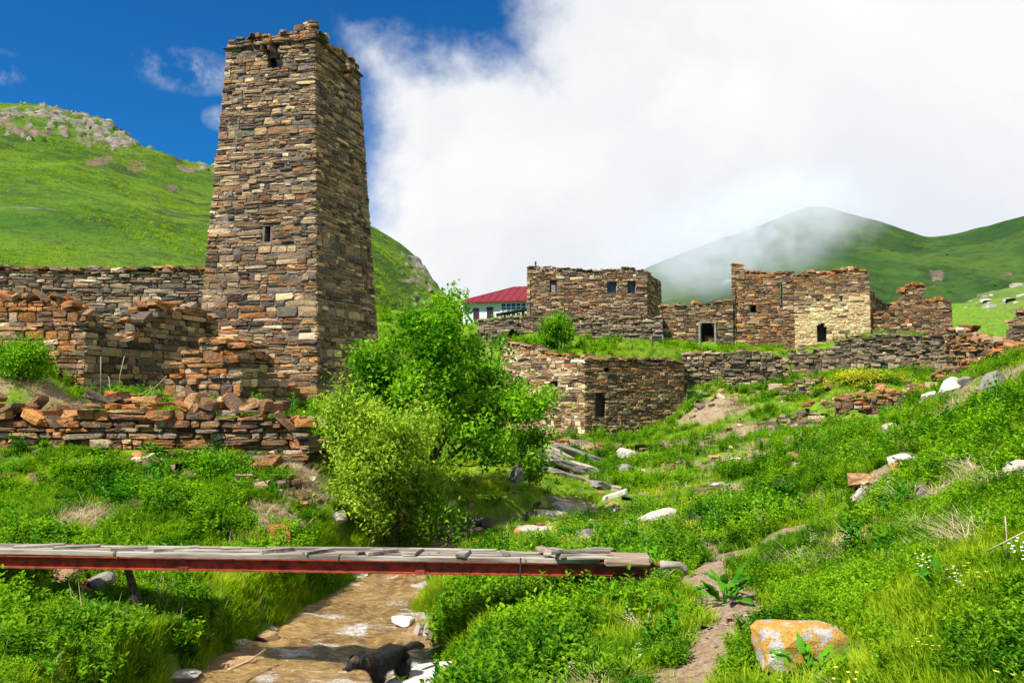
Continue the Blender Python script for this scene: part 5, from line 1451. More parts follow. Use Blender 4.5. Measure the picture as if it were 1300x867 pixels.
place('bank_grass', 'thick grass hanging over the edges of the stream', 'grass', X[k], Y[k], COL_GRASS, .6, 1.15, [0, 1, 2, 3, 4], .8)
X, Y = samp(9000); dmk = dirt_mask(X, Y); k = (rs.uniform(0, 1, len(X)) > dmk * 1.1) & ~((X > 1) & (Y < 12)) & (fbm(X * .4, Y * .4, 3) > .0)
place('long_grass', 'taller arching grass growing in tufts through the meadow', 'grass', X[k], Y[k], COL_GRASS, .7, 1.2, [4, 5])
X, Y = samp(70000, front=.6); dmk = dirt_mask(X, Y); wv = weedy(X, Y); k = (rs.uniform(0, 1, len(X)) > dmk * 1.4) & (seg_dist(X, Y, PATH) > .44) & (seg_dist(X, Y, PATHF) > .42) & (seg_dist(X, Y, LOWWALL) > 1.0) & (Y > 5.6) & ~((X > -5.2) & (X < -3.6) & (Y > 8.7) & (Y < 10.4)) & (wv + rs.normal(0, .10, len(X)) > .26)
print('weeds', k.sum()); place('weeds', 'dense leafy green weeds growing in drifts on the banks', 'weeds', X[k], Y[k], COL_WEED, .45, 1.3, list(range(6)))
X, Y = samp(7000, 7.0, 40, .6); k = (dirt_mask(X, Y) < .3) & (seg_dist(X, Y, PATH) > .5) & (fbm(X * .9 + 31, Y * .9, 3) + rs.normal(0, .1, len(X)) > .22)
place('nettles', 'taller broad leaved herbs standing in loose groups among the weeds', 'weeds', X[k], Y[k], COL_NETTLE, .45, 1.0, list(range(5)))
X, Y = samp(1400, 7, 30); k = (dirt_mask(X, Y) < .5) & ~((X > 1) & (Y < 11)) & (fbm(X * .6 + 71, Y * .6, 3) > .05)
place('seed_stalks', 'thin pale seed stalks rising out of the grass', 'dry grass', X[k], Y[k], COL_SEED, .5, .9, [0, 1, 2])
X, Y = samp(60000); dmk = dirt_mask(X, Y); sd = seg_dist(X, Y, PATH); k = (dmk > .35) & (rs.uniform(0, 1, len(X)) < .55) & (sd > .5) & (stream_at(X, Y)[0] > .5)
print('straw', k.sum()); place('dry_grass', 'pale dead grass and straw on the bare patches', 'dry grass', X[k], Y[k], COL_STRAW, .35, .8, [0, 1, 2], .8)
X, Y = samp(14000, 4, 30); k = (((X > -1) & (X < 4) & (Y > 13) & (Y < 20)) | (rs.uniform(0, 1, len(X)) < .03)) & (fbm(X * .8, Y * .8, 3) > .0) & (dirt_mask(X, Y) < .2)
place('yellow_meadow_flowers', 'tiny yellow flowers dotted through the short grass', 'flowers', X[k], Y[k], COL_YEL, .7, 1.1, [0, 1, 2], far=60)
X, Y = samp(2500, 5, 20); k = (X > -.5) & (X < 6) & (rs.uniform(0, 1, len(X)) < .035) & (dirt_mask(X, Y) < .2)
place('white_meadow_flowers', 'small white flower heads above the weeds', 'flowers', X[k], Y[k], COL_WHI, .7, 1.2, [0, 1, 2], far=60)
# the yellow flowering clump on the terrace
c = P(1095, 497, 36); n = 260; X = c[0] + rs.normal(0, .75, n); Y = c[1] + .2 + rs.normal(0, .5, n)
place('yellow_flower_patch', 'patch of bright yellow flowers above the orange retaining wall', 'flowers', X, Y, COL_YEL, 2.2, 3.4, [0, 1, 2], far=90)


# ------------------------------------------------------------------ trees and shrubs
def tree(name, label, base, height, crown, lean, mt, seed, nleaf, leaf, trunks=1, r0=.07, levels=4, split=(3, 5), cat='tree', clump=.16, spread=.75, firstfork=.25, elong=1.7, parent_group=None, taper=0, gaps=1.4):
    """crown: half widths of the volume the branch tips fill, centred above the base"""
    r = random.Random(seed); rs_ = np.random.RandomState(seed)
    t = thing(name, label, cat, base, parent_group or ('bushes on banks and terraces' if cat == 'bush' else 'trees of the village' if cat == 'tree' else None))
    bm = bmesh.new(); tips = []
    def grow(p, d, ln, rad, lev):
        pts = [p]; dd = d.copy(); n = 4
        for i in range(n):
            dd = (dd + Vector((r.gauss(0, .16), r.gauss(0, .16), r.gauss(.03, .10)))).normalized(); pts.append(pts[-1] + dd * ln / n)
        add_tube(bm, pts, [rad * (1 - .45 * i / n) for i in range(n + 1)], 7 if lev < 2 else 4, cap=False)
        if lev >= 2: tips.extend([(q, rad) for q in pts[1:]])
        if lev < levels:
            for k in range(r.randint(*split)):
                f = r.uniform(firstfork if lev == 0 else .3, 1.0); q = pts[min(n, int(f * n + .5))]
                a = r.uniform(0, 6.283); o = dd.orthogonal().normalized(); o2 = dd.cross(o)
                sd = (o * math.cos(a) + o2 * math.sin(a)); nd = (dd * (1 - spread * .5) + sd * spread * r.uniform(.6, 1.1) + Vector((0, 0, .12))).normalized()
                grow(q, nd, ln * r.uniform(.52, .78), rad * (1 - .45 * f) * r.uniform(.5, .7), lev + 1)
            grow(pts[-1], dd, ln * .7, rad * .55, lev + 1)
    for k in range(trunks):
        a = 6.283 * k / max(1, trunks) + r.uniform(-.4, .4); s_ = 0 if trunks == 1 else .42
        d = Vector((lean[0] + math.cos(a) * s_, lean[1] + math.sin(a) * s_, 1)).normalized()
        grow(Vector((math.cos(a) * .05 * (trunks > 1), math.sin(a) * .05 * (trunks > 1), -.15)), d, height * .42, r0 * r.uniform(.8, 1.1), 0)
    # fit wood into the crown box by scaling
    zs = max(q.z for q, _ in tips); sx = max(abs(q.x - lean[0] * height * .5) for q, _ in tips); sy = max(abs(q.y) for q, _ in tips)
    fz = height / zs; fx = crown[0] / sx; fy = crown[1] / sy
    for v in bm.verts:
        kx = min(1, max(0, v.co.z / (height * .25))); v.co = Vector((v.co.x * (1 + (fx - 1) * kx), v.co.y * (1 + (fy - 1) * kx), v.co.z * fz))
    T_ = np.array([(q.x * (1 + (fx - 1) * min(1, max(0, q.z / (height * .25)))), q.y * (1 + (fy - 1) * min(1, max(0, q.z / (height * .25)))), q.z * fz) for q, _ in tips])
    if taper:
        def env(x, z):
            f = z / height; k = 1 - taper * max(0, min(1, (f - .45) / .55)); return lean[0] * height * .5 + (x - lean[0] * height * .5) * k
        for v in bm.verts: v.co.x = env(v.co.x, v.co.z)
        T_[:, 0] = [env(x, z) for x, z in zip(T_[:, 0], T_[:, 2])]
    link('trunk', bmmesh('trunk', bm, True), M_BARK, t)
    # leaves in sprays round the twigs
    wt = rs_.exponential(1, len(T_)) ** gaps + .04; pick_ = rs_.choice(len(T_), nleaf, p=wt / wt.sum()); c = T_[pick_] + rs_.normal(0, clump, (nleaf, 3)) * (1, 1, .8)
    tip_tone = rs_.uniform(0, 1, len(T_))[pick_]
    n = nleaf; d = rs_.normal(0, 1, (n, 3)); d[:, 2] += .25; d /= np.linalg.norm(d, axis=1)[:, None]
    nn_ = rs_.normal(0, .55, (n, 3)) + (0, 0, 1.); s_ = np.cross(d, nn_); s_ /= np.linalg.norm(s_, axis=1)[:, None]; nn_ = np.cross(s_, d)
    ln = (leaf * rs_.uniform(.7, 1.3, n))[:, None]; wd = ln / elong
    V = np.stack([c, c + d * ln * .5 - s_ * wd * .5 + nn_ * wd * .15, c + d * ln, c + d * ln * .5 + s_ * wd * .5 + nn_ * wd * .15], 1)
    idx_ = np.arange(n)[:, None] * 4; T3 = np.concatenate([idx_ + [0, 1, 2], idx_ + [0, 2, 3]])
    g = np.clip(tip_tone * .7 + rs_.uniform(0, .5, n) - .1, 0, 1); g = np.repeat(g, 4)
    link('crown', npmesh('crown', V.reshape(-1, 3), T3, np.stack([g, g, g, g * 0 + 1], -1)), mt, t)
    return t


def gp(px, py, D):
    p = P(px, py, D); return (p[0], p[1], gz(p[0], p[1]) - .03)


tree('tree', 'large bushy green tree with open crown standing between the tower and the lower building', gp(545, 640, 17.9), 4.45, (3.1, 2.3), (-.08, 0), M_TREELEAF, 61, 27000, .105, gaps=1.9, r0=.10, levels=4, split=(3, 4), clump=.14, spread=.85, taper=.62)
tree('willow_shrub', 'round yellow green willow shrub in front of the large tree', gp(476, 690, 15.2), 3.3, (1.65, 1.2), (0, 0), M_BUSHLEAF, 62, 26000, .085, trunks=5, r0=.035, levels=3, split=(4, 6), cat='shrub', clump=.10, elong=2.2, spread=.7)
tree('sapling', 'slender sapling leaning over the bank right of the large tree', gp(668, 600, 19.5), 1.45, (.5, .5), (.1, 0), M_TREELEAF, 63, 2200, .08, r0=.02, levels=3, split=(2, 4), clump=.10)
tree('young_tree', 'small pointed green tree on the terrace before the square stone house', gp(714, 448, 50.5), 2.3, (1.3, 1.0), (0, 0), M_TREELEAF, 64, 5000, .15, trunks=3, r0=.04, levels=3, split=(3, 4), clump=.18)
tree('green_bush', 'dark green bush growing against the ruined house on the left edge', gp(28, 475, 18.4), 1.0, (.75, .6), (0, 0), M_TREELEAF, 65, 6000, .07, trunks=4, r0=.02, levels=3, split=(3, 4), clump=.12, cat='bush')
tree('elder_bush', 'dark green bush under the left corner of the low dry stone wall', gp(280, 604, 14.9), .55, (.75, .4), (0, 0), M_TREELEAF, 66, 5000, .06, trunks=5, r0=.014, levels=3, split=(3, 4), clump=.10, cat='bush')
tree('low_bush', 'thick dark bush on the right slope beside the slanted slab', gp(960, 665, 13.2), .5, (.65, .45), (0, 0), M_TREELEAF, 67, 5000, .06, trunks=5, r0=.014, levels=3, split=(3, 4), clump=.10, cat='bush')
tree('meadow_bush', 'low dark green bush in the meadow behind the bridge end', gp(895, 660, 14.8), .42, (.4, .35), (0, 0), M_TREELEAF, 68, 3000, .06, trunks=4, r0=.014, levels=3, split=(3, 4), clump=.09, cat='bush')
tree('terrace_bush', 'small green bush left of the young tree on the terrace', gp(690, 446, 51), .9, (.9, .7), (0, 0), M_TREELEAF, 69, 2200, .14, trunks=4, r0=.02, levels=3, split=(3, 4), clump=.16, cat='bush')


def dock(label, px, py, D, h, nl, seed, leaf=.22):
    """a plant with large leaves, each leaf a part"""
    r = np.random.RandomState(seed); b = gp(px, py, D); t = thing('broadleaf_plant', label, 'plant', b, 'broad leaved plants of the foreground')
    for i in range(nl):
        V, T, Cc = [], [], []; a = i * 2.4 + r.normal(0, .3); e = r.uniform(.35, 1.2); ln = leaf * r.uniform(.7, 1.2)
        st = np.array((math.cos(a) * .04, math.sin(a) * .04, 0)); k = r.uniform(.25, .8) * h
        base_ = st + np.array((math.cos(a) * .05, math.sin(a) * .05, k))
        nseg = 6; d = np.array((math.cos(a) * math.cos(e), math.sin(a) * math.cos(e), math.sin(e))); p_ = base_.copy(); sd = np.array((-math.sin(a), math.cos(a), 0)); rows = []
        for j in range(nseg + 1):
            f = j / nseg; w_ = ln * .34 * math.sin(math.pi * min(1, f * .93 + .07)) ** .8 * (1 - .25 * f); upv = np.cross(sd, d); wob = math.sin(f * 14 + i) * .012
            rows.append((p_ - sd * w_ * .5 + upv * (w_ * .2 + wob), p_.copy(), p_ + sd * w_ * .5 + upv * (w_ * .2 - wob)))
            p_ = p_ + d * ln / nseg; d = d + np.array((0, 0, -.20)); d /= np.linalg.norm(d)
        for rw in rows: V += list(rw)
        for j in range(nseg):
            for q in (0, 1): T += [(3 * j + q, 3 * j + q + 1, 3 * j + q + 4), (3 * j + q, 3 * j + q + 4, 3 * j + q + 3)]
        g = r.uniform(0, 1); link('leaf', npmesh('leaf', np.array(V), T, np.full((len(V), 4), g), smooth=True), M_BROAD, t)
    bm = bmesh.new()
    for k in range(3): add_tube(bm, [(0, 0, -.05), (r.normal(0, .02), r.normal(0, .02), h * .5), (r.normal(0, .03), r.normal(0, .03), h * .9)], [.008, .006, .003], 5)
    link('stem', bmmesh('stem', bm), M_BROAD, t)


dock('large leafy dock plant beside the dirt path near the middle right', 920, 772, 7.9, .30, 22, 1, .24)
dock('broad leafy plant growing over the front of the lichened boulder', 1028, 862, 5.4, .18, 18, 2, .17)
dock('bright green leafy plant in front of the black dog', 497, 878, 7.9, .14, 12, 3, .13)
dock('leafy plant on the right slope above the boulder', 1200, 752, 5.9, .16, 16, 4, .16)
dock('leafy plant at the lower right edge of the frame', 1262, 850, 4.6, .12, 14, 5, .14)
dock('leafy plant standing in front of the bridge near its right end', 768, 738, 8.6, .22, 16, 6, .12)
dock('broad plant at the left bank under the bridge', 115, 790, 9.0, .26, 18, 7, .16)
dock('leafy plant at the lower left corner of the view', 50, 838, 7.6, .22, 20, 8, .17)


# ------------------------------------------------------------------ dry sticks, driftwood, pipe, posts
def stick(name, label, cat, pts, r0, mt, n=6):
    q = [Vector(P(*p)) for p in pts]; o = q[0].copy(); bm = bmesh.new(); add_tube(bm, [v - o for v in q], [r0 * (1 - .5 * i / len(q)) for i in range(len(q))], n)
    ob = link(name, bmmesh(name, bm, True), mt); ob.location = o; return tag(ob, label, cat, {'dry_stalk': 'dry stalks before the shaded wall', 'fence_post': 'thin posts on the terrace', 'dead_stalk': 'dead stalks at the right edge', 'driftwood': 'bleached sticks along the stream'}.get(name))


M_DRYWOOD = simple('dry_wood', (0.50, 0.40, 0.27), (0.30, 0.22, 0.14), 15, .85)
stick('dead_stalk', 'upright dead stalk at the right edge of the slope', 'stalk', [(1279, 708, 5.6), (1278, 680, 5.6), (1276, 655, 5.6)], .006, M_DRYWOOD)
stick('dead_stalk', 'dead stalk leaning across the right edge of the slope', 'stalk', [(1252, 700, 5.7), (1275, 688, 5.6), (1302, 674, 5.5)], .005, M_DRYWOOD)
stick('dead_branch', 'thin dry branch lying down the slope above the broad plant', 'branch', [(1212, 762, 5.9), (1240, 745, 5.8), (1270, 722, 5.6)], .006, M_DRYWOOD)
stick('driftwood', 'bleached crooked stick at the left water edge', 'stick', [(290, 850, 8.9), (318, 838, 9.2), (337, 824, 9.5)], .014, M_DRYWOOD)
stick('driftwood', 'curved pale stick hanging from the bank behind the dog', 'stick', [(540, 826, 9.6), (560, 818, 9.7), (590, 822, 9.8)], .008, M_DRYWOOD)
stick('fallen_plank', 'grey plank fragment lying in grass below the bridge end', 'plank', [(826, 772, 8.3), (842, 770, 8.3), (862, 766, 8.3)], .022, M_PLANK)
stick('driftwood', 'thin pale branch lying in the hollow below the prop', 'branch', [(78, 766, 9.9), (100, 752, 9.9), (112, 738, 9.9)], .008, M_DRYWOOD)
stick('grey_log', 'grey weathered log lying on the bank beneath the bridge prop', 'log', [(180, 776, 9.9), (203, 774, 9.9), (226, 776, 9.9)], .03, M_DARKWOOD, 8)
stick('fence_post', 'thin wooden post on the terrace beside the dark hatch', 'post', [(828, 452, 47.5), (828, 430, 47.5)], .06, M_DARKWOOD)
stick('fence_post', 'thin dark post standing on the roof line of the lower building', 'post', [(803, 458, 46.5), (803, 437, 46.5)], .035, M_DARKWOOD)
rr = random.Random(5)
for k, (px, py, l1) in enumerate(((128, 515, 'tallest dry stalk before the shaded wall'), (150, 512, 'dry stalk leaning right before the shaded wall'), (168, 516, 'low bent dry stalk near the broken corner'), (190, 515, 'dry stalk arching toward the broken corner'), (141, 518, 'thin straight dry stalk in the middle of the clump'), (178, 518, 'short dry stalk in the grass of the ruin'))):
    dx = (0, 8, 30, 22, -3, 14)[k]; hh = (62, 60, 25, 38, 40, 22)[k]
    stick('dry_stalk', l1, 'stalk', [(px, py, 18.2), (px + dx * .3, py - hh * .6, 18.2), (px + dx, py - hh, 18.2)], .010, M_DRYWOOD, 5)

# shrub-like hanging dead roots on the bank, and the steel pipe end
o = stick('steel_pipe', 'end of a grey pipe with red tip beside the bridge end', 'pipe', [(838, 717, 9.05), (848, 717, 9.05), (862, 717, 9.05), (868, 720, 9.05), (872, 729, 9.05)], .045, M_GREYWOOD, 10)
stick('red_bar', 'short red steel bar running into the grey pipe end', 'bar', [(822, 717, 9.1), (838, 717, 9.1), (846, 717, 9.1)], .028, M_RED, 8)

# dark hatch beside the doorway wall
h_ = thing('wooden_hatch', 'small black wooden hatch at the foot of the doorway wall', 'hatch', tuple(P(834, 441, 53)))
bm = bmesh.new(); q = P(834, 433, 53) - np.array(h_.location); add_box(bm, q, (.62, .06, .62)); link('board', bmmesh('board', bm), M_DARKWOOD, h_)
bm = bmesh.new(); add_box(bm, q + (-.35, -.01, 0), (.07, .09, .75)); add_box(bm, q + (.35, -.01, 0), (.07, .09, .75)); add_box(bm, q + (0, -.01, .35), (.63, .09, .07)); link('hatch_frame', bmmesh('hatch_frame', bm), M_GREYWOOD, h_)


# ------------------------------------------------------------------ the dog
def dog():
    m, t_, out = mat('black_fur')
    a = t_.new('ShaderNodeAttribute', attribute_name='Col'); p = gpos(t_); n = t_.noise(t_.vmul(p, (1, 1, .4)), 60, 5, .7); n2 = t_.noise(p, 12, 5, .6)
    c = t_.mix(t_.ramp(n, .3, .7), (0.004, 0.004, 0.004), (0.016, 0.015, 0.014))
    c = t_.mix(t_.math('MULTIPLY', a.outputs['Fac'], t_.ramp(n2, .35, .62)), c, (0.11, 0.065, 0.035))
    bsdf(t_, out, c, .6, n, .9, .012, .25)
    MF = m
    # local frame: x toward the head, z up; placed in the water on stones
    pts = {'hip': (-.30, 0, .60, .115, .125), 'loin': (-.12, 0, .60, .105, .115), 'chest': (.12, 0, .565, .135, .165), 'should': (.26, 0, .59, .11, .15), 'neck': (.38, 0, .62, .085, .10), 'neck2': (.47, 0, .64, .075, .085),
           'skull': (.55, 0, .665, .100, .098), 'brow': (.62, 0, .650, .080, .078), 'muz': (.680, 0, .615, .055, .052), 'nose': (.730, 0, .605, .042, .038)}
    V, E, R = [], [], []; ix = {}
    def add(n, x, y, z, rx, ry, par=None):
        ix[n] = len(V); V.append((x, y, z)); R.append((rx, ry))
        if par is not None: E.append((ix[par], ix[n]))
    add('loin', *pts['loin'])
    add('hip', *pts['hip'], 'loin'); add('chest', *pts['chest'], 'loin'); add('should', *pts['should'], 'chest'); add('neck', *pts['neck'], 'should'); add('neck2', *pts['neck2'], 'neck'); add('skull', *pts['skull'], 'neck2')
    add('brow', *pts['brow'], 'skull'); add('muz', *pts['muz'], 'brow'); add('nose', *pts['nose'], 'muz')
    for s_, n in ((1, 'l'), (-1, 'r')):
        k = .04 * s_
        add('fs' + n, .22, .085 * s_, .45, .058, .062, 'chest'); add('fe' + n, .17 + k, .09 * s_, .30, .042, .044, 'fs' + n); add('fw' + n, .20 + k, .09 * s_, .13, .028, .028, 'fe' + n); add('fa' + n, .21 + k, .09 * s_, .03, .027, .027, 'fw' + n); add('ft' + n, .27 + k, .09 * s_, .012, .028, .020, 'fa' + n)
        add('hk' + n, -.27 + k, .09 * s_, .42, .075, .085, 'hip'); add('kn' + n, -.22 + k, .10 * s_, .32, .055, .060, 'hk' + n); add('ho' + n, -.36 + k, .095 * s_, .17, .028, .032, 'kn' + n); add('ha' + n, -.34 + k, .095 * s_, .03, .026, .026, 'ho' + n); add('ht' + n, -.28 + k, .095 * s_, .012, .028, .020, 'ha' + n)
    me = bpy.data.meshes.new('body'); me.from_pydata(V, E, []); 
    body = bpy.data.objects.new('body', me); C.objects.link(body)
    md = body.modifiers.new('skin', 'SKIN'); sk = me.skin_vertices[0] if me.skin_vertices else None
    if sk is None:
        bpy.context.view_layer.objects.active = body
        bm = bmesh.new(); bm.from_mesh(me); bm.verts.layers.skin.verify(); bm.to_mesh(me); bm.free(); sk = me.skin_vertices[0]
    for i, (a_, b_) in enumerate(R): sk.data[i].radius = (a_, b_); sk.data[i].use_root = (i == 0)
    md.use_smooth_shade = True
    ss = body.modifiers.new('sub', 'SUBSURF'); ss.levels = 3; ss.render_levels = 3
    dg = bpy.context.evaluated_depsgraph_get(); ev = body.evaluated_get(dg); m2 = bpy.data.meshes.new_from_object(ev); body.modifiers.clear(); body.data = m2
    co = np.array([v.co[:] for v in m2.vertices])
    # shaggy relief and tan marks on muzzle, cheeks, collar of the neck
    nz = fbm(co[:, 0] * 28 + co[:, 1] * 9, co[:, 2] * 16 + co[:, 1] * 30, 3) * .020
    nrm = np.array([v.normal[:] for v in m2.vertices]); body_k = np.clip((.72 - co[:, 0]) / .2, .15, 1); co2 = co + nrm * (nz * body_k)[:, None]
    m2.vertices.foreach_set('co', co2.astype(np.float32).ravel())
    x, y, z = co.T
    tan = np.clip(1 - np.hypot(x - .60, z - .715) / .06, 0, 1) * 1.2 + np.clip(1 - np.hypot(x - .42, (z - .62) * .7) / .07, 0, 1) * (np.abs(y) > .05) * 1.6 + np.clip(1 - np.hypot(x - .67, z - .60) / .05, 0, 1) * .9
    ca = m2.color_attributes.new('Col', 'FLOAT_COLOR', 'POINT'); ca.data.foreach_set('color', np.stack([np.clip(tan, 0, 1)] * 3 + [np.ones(len(x))], -1).astype(np.float32).ravel())
    m2.materials.clear(); m2.materials.append(MF); m2.polygons.foreach_set('use_smooth', [True] * len(m2.polygons)); m2.update()
    base = P(492, 878, 8.62); t = thing('dog', 'shaggy black dog with brown muzzle markings standing in the stream', 'dog', (base[0] + .0, base[1], -.03)); t.rotation_euler = (0, 0, math.radians(180 + 50)); t.scale = (.72, .72, .72)
    body.parent = t
    rf = np.random.RandomState(2); vn = np.array([v.normal[:] for v in m2.vertices]); pk = rf.randint(0, len(co2), 22000); b_ = co2[pk]; nn = vn[pk]
    keep = (b_[:, 2] > .10) & ~((b_[:, 0] > .60)); b_, nn, tn = b_[keep], nn[keep], tan[pk][keep]; n = len(b_)
    dr = np.stack([-.75 + rf.normal(0, .3, n), rf.normal(0, .3, n), -.65 + rf.normal(0, .3, n)], -1) + nn * .55; dr /= np.linalg.norm(dr, axis=1)[:, None]
    ln = (.045 * rf.uniform(.5, 1.4, n) * np.clip((.68 - b_[:, 0]) * 3, .3, 1))[:, None]; sd = np.cross(dr, nn); sd /= np.linalg.norm(sd, axis=1)[:, None] + 1e-6
    FV = np.stack([b_ - sd * .0025, b_ + sd * .0025, b_ + dr * ln], 1).reshape(-1, 3); g_ = np.repeat(np.clip(tn, 0, 1), 3)
    tag(link('fur', npmesh('fur', FV, np.arange(3 * n).reshape(n, 3), np.stack([g_, g_, g_, g_ * 0 + 1], -1)), MF, t), kind='stuff')
    for s_ in (1, -1):
        bm = bmesh.new()     # drop ear: a soft folded flap
        pts_ = [(.525, .070 * s_, .745, .014), (.535, .105 * s_, .735, .036), (.55, .120 * s_, .685, .042), (.565, .121 * s_, .635, .030), (.575, .116 * s_, .60, .010)]
        prev = None
        for (x_, y_, z_, w_) in pts_:
            row = [bm.verts.new((x_ - w_, y_ - .006 * s_, z_)), bm.verts.new((x_, y_ + .010 * s_, z_)), bm.verts.new((x_ + w_, y_ - .004 * s_, z_)), bm.verts.new((x_, y_ - .012 * s_, z_))]
            if prev:
                for k in range(4): bm.faces.new((prev[k], prev[(k + 1) % 4], row[(k + 1) % 4], row[k]))
            else: bm.faces.new(row)
            prev = row
        bm.faces.new(prev[::-1]); bmesh.ops.subdivide_edges(bm, edges=bm.edges[:], cuts=1, use_grid_fill=True, smooth=.6)
        link('ear', bmmesh('ear', bm, True), MF, t)
        bm = bmesh.new(); bmesh.ops.create_icosphere(bm, subdivisions=2, radius=.011, matrix=Matrix.Translation((.665, .046 * s_, .690))); link('eye', bmmesh('eye', bm, True), M_GLASS, t)
    bm = bmesh.new(); bmesh.ops.create_icosphere(bm, subdivisions=2, radius=.022, matrix=Matrix.Translation((.765, 0, .622)) @ Matrix.Diagonal((.8, 1, .8, 1))); link('nose', bmmesh('nose', bm, True), M_GLASS, t)
    bm = bmesh.new(); tl = [(-.36, 0, .65), (-.45, .01, .66), (-.54, .02, .645), (-.62, .02, .61), (-.68, .02, .60)]; add_tube(bm, tl, [.045, .055, .060, .05, .012], 10)
    link('tail', bmmesh('tail', bm, True), MF, t)


dog()

# ------------------------------------------------------------------ loose rubble at wall feet and stones on the banks
def pebbles(name, label, spots, mt, seed):
    r = np.random.RandomState(seed); V = []; T = []; Cc = []
    for (px, py, D, n, sp_, sz) in spots:
        c = P(px, py, D)
        for _ in range(n):
            x = c[0] + r.normal(0, sp_); y = c[1] + r.normal(0, sp_ * .6); s_ = sz * math.exp(r.normal(0, .4)); z = gz(x, y) + s_ * .08
            R = np.array(Matrix.Rotation(r.uniform(0, 6.3), 3, 'Z') @ Matrix.Rotation(r.normal(0, .4), 3, 'X'))
            v = (TPLV[r.randint(20)] * (s_, s_ * r.uniform(.6, 1), s_ * r.uniform(.3, .55))) @ R.T + (x, y, z)
            T.append(TPLT + len(V) * 25); V.append(v); col = pick(ORANGE if r.rand() < .4 else GREYWALL, RND); Cc.append(np.tile((*col, .2), (25, 1)))
    o = link(name, npmesh(name, np.concatenate(V), np.concatenate(T), np.concatenate(Cc)), M_STONE); tag(o, label, 'rubble', kind='stuff')


pebbles('rubble', 'loose fallen stones scattered at the wall feet and on the banks', [(200, 592, 15.2, 60, 1.6, .22), (70, 590, 15.2, 30, 1.0, .2), (330, 600, 15.0, 30, .8, .2), (700, 565, 40, 40, 1.8, .4), (760, 585, 34, 40, 2.0, .4), (1010, 530, 34, 60, 1.6, .3), (1060, 555, 28, 30, 1.5, .25),
        (940, 495, 44, 30, 2.5, .3), (870, 700, 11.3, 18, .4, .10), (1210, 480, 36, 60, 1.6, .3), (590, 690, 16.1, 60, .5, .12), (650, 672, 17, 30, .6, .12), (340, 815, 10, 26, .5, .10), (250, 850, 8.6, 20, .5, .10), (550, 790, 10.4, 24, .35, .09), (720, 655, 18.3, 40, .9, .14),
        (800, 640, 20, 30, 1.5, .14), (1100, 600, 14, 14, .9, .16), (1050, 640, 13, 10, .7, .14), (1200, 560, 13, 14, .8, .15), (990, 620, 18, 18, 1.2, .2), (1150, 680, 10, 10, .6, .10), (960, 590, 24, 24, 1.6, .25), (870, 590, 27, 24, 1.6, .22), (870, 800, 7.2, 40, .6, .03), (930, 780, 7.3, 40, .3, .03), (900, 520, 42, 40, 2, .25), (380, 640, 14.6, 14, .3, .16), (150, 735, 10.2, 14, .5, .15)], M_STONE, 9)

# scattered boulders on the far slopes
r = np.random.RandomState(12); X_, Y_, Z_ = LH; V = []; T = []
for _ in range(480):
    i = int(r.triangular(20, 215, 219)); j = r.randint(0, X_.shape[1]); p_ = np.array((X_[i, j], Y_[i, j], Z_[i, j])); q = proj(p_)
    near = left_rock(np.array([q[0]]), np.array([q[1]]), np.array([.5]))[0] > .2 or r.rand() < .06
    if not near: continue
    s_ = math.exp(r.normal(0, .5)) * .55
    R = np.array(Matrix.Rotation(r.uniform(0, 6.3), 3, 'Z') @ Matrix.Rotation(r.normal(0, .5), 3, 'X')); v = (TPLV[r.randint(20)] * (s_ * 1.5, s_, s_)) @ R.T + p_; T.append(TPLT + len(V) * 25); V.append(v)
o = link('hillside_rocks', npmesh('hillside_rocks', np.concatenate(V), np.concatenate(T), np.tile((.26, .235, .195, .0), (len(V) * 25, 1))), M_STONE); tag(o, 'grey rocks breaking out of the left hillside', 'rocks', kind='stuff')

X_, Y_, Z_ = RH; r = np.random.RandomState(5); V = []; T = []
for _ in range(120):
    i = int(r.triangular(30, 86, 89)); j = r.randint(20, 110); p_ = np.array((X_[i, j], Y_[i, j], Z_[i, j])); s_ = math.exp(r.normal(0, .5)) * .6
    R = np.array(Matrix.Rotation(r.uniform(0, 6.3), 3, 'Z') @ Matrix.Rotation(r.normal(0, .4), 3, 'X')); v = (TPLV[r.randint(20)] * (s_ * 1.5, s_, s_ * .8)) @ R.T + p_; T.append(TPLT + len(V) * 25); V.append(v)
o = link('pasture_rocks', npmesh('pasture_rocks', np.concatenate(V), np.concatenate(T), np.tile((.46, .43, .38, .0), (len(V) * 25, 1))), M_STONE); tag(o, 'pale rocks scattered over the far right pasture', 'rocks', kind='stuff')
HX, HY, HZ = LH; r = np.random.RandomState(77); n = 38000
i_ = r.randint(2, 222, n); j_ = r.randint(0, HX.shape[1] - 1, n); fr = r.uniform(0, 1, n)
hp = np.stack([HX[i_, j_] * (1 - fr) + HX[i_, j_ + 1] * fr, HY[i_, j_] * (1 - fr) + HY[i_, j_ + 1] * fr, HZ[i_, j_] * (1 - fr) + HZ[i_, j_ + 1] * fr - .05], -1)
q = proj(hp.T); keep = (q[0] > -60) & (q[0] < 640) & (q[1] > 60) & (fbm(hp[:, 0] / 9, hp[:, 1] / 9, 4) + r.normal(0, .12, n) > -.02); hp = hp[keep]; n = len(hp)
k_ = r.uniform(1.0, 3.0, n); scatter('hillside_tussocks', 'grass tussocks and low scrub dotting the left hillside', 'grass', hp, np.stack([r.normal(0, .2, n), r.normal(0, .2, n), r.uniform(0, 6.28, n)], -1), np.stack([k_, k_, k_ * .7], -1), r.choice([0, 1, 2, 3], n), COL_GRASS)

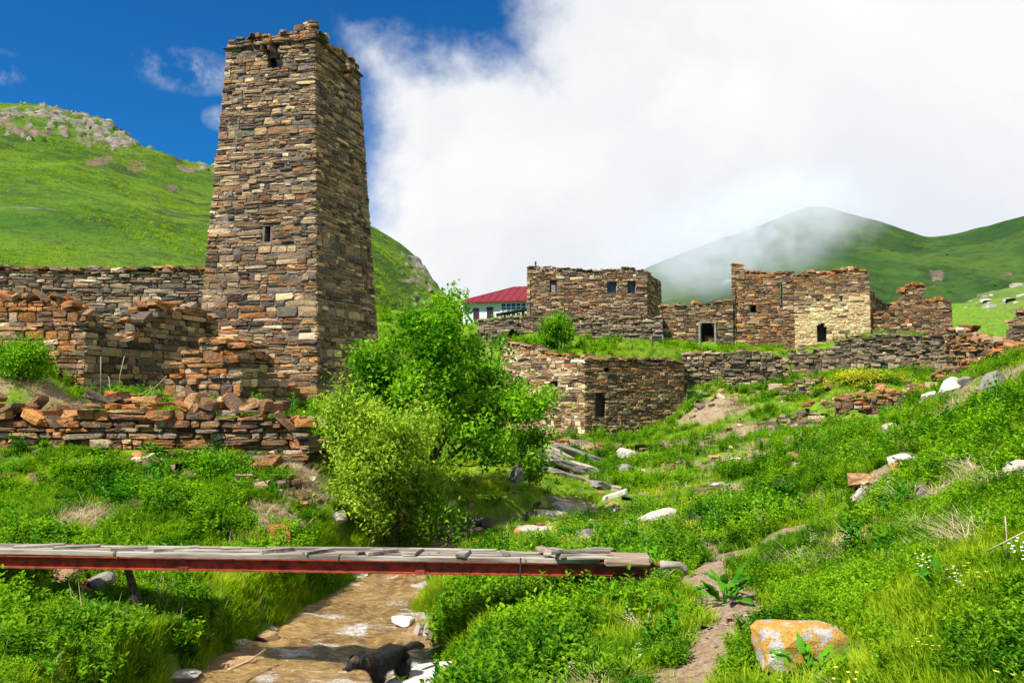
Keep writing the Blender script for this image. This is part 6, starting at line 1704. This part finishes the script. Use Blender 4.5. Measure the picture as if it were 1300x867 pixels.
HX, HY, HZ = MT; r = np.random.RandomState(78); n = 700
i_ = r.randint(5, 150, n); j_ = r.randint(20, HX.shape[1] - 1, n); hp = np.stack([HX[i_, j_], HY[i_, j_], HZ[i_, j_] - .3], -1); keep = fbm(hp[:, 0] / 60, hp[:, 1] / 60, 3) > .05; hp = hp[keep]; n = len(hp)
k_ = r.uniform(4, 12, n); scatter('mountain_scrub', 'dark scrub dotting the mountain side', 'scrub', hp, np.stack([n * [0], n * [0], r.uniform(0, 6.28, n)], -1), np.stack([k_, k_, k_ * .7], -1), r.randint(0, 6, n), COL_WEED)

# ------------------------------------------------------------------ the cloud that drapes over the mountain
def cloud():
    bm = bmesh.new(); bmesh.ops.create_icosphere(bm, subdivisions=4, radius=1)
    c = P(935, 300, 400)
    for v in bm.verts:
        v.co = Vector((v.co.x * 88, v.co.y * 45, v.co.z * 34)) 
        v.co = v.co + Vector((0, 0, .24 * v.co.x))
    me = bmmesh('low_cloud', bm, True); o = link('low_cloud', me, None); o.location = c
    m = bpy.data.materials.new('mist'); m.use_nodes = True; t = NT(m.node_tree); t.n.clear(); out = t.new('ShaderNodeOutputMaterial')
    tc = t.new('ShaderNodeTexCoord'); g = tc.outputs['Object']
    v1 = t.new('ShaderNodeVectorMath', operation='MULTIPLY'); t.l.new(g, v1.inputs[0]); v1.inputs[1].default_value = (1 / 88, 1 / 45, 1 / 34)
    sx = t.new('ShaderNodeSeparateXYZ'); t.l.new(v1.outputs[0], sx.inputs[0])
    z2 = t.math('ADD', sx.outputs[2], t.math('MULTIPLY', sx.outputs[0], -.24 * 88 / 34))
    r2 = t.math('ADD', t.math('ADD', t.math('MULTIPLY', sx.outputs[0], sx.outputs[0]), t.math('MULTIPLY', sx.outputs[1], sx.outputs[1])), t.math('MULTIPLY', z2, z2))
    fall = t.math('SUBTRACT', 1.0, r2, clamp=True)
    n = t.noise(g, .040, 4, .65, .8)
    d = t.math('MULTIPLY', t.math('MULTIPLY', t.ramp(n, .34, .70, .07, 1), t.math('MULTIPLY', fall, fall)), .09)
    pv = t.new('ShaderNodeVolumePrincipled'); pv.inputs['Color'].default_value = (.80, .83, .87, 1); t.l.new(d, pv.inputs['Density']); pv.inputs['Anisotropy'].default_value = 0
    t.l.new(pv.outputs[0], out.inputs['Volume']); me.materials.clear(); me.materials.append(m)
    tag(o, 'wispy white cloud drifting across the mountain top', 'cloud', kind='stuff')


cloud()
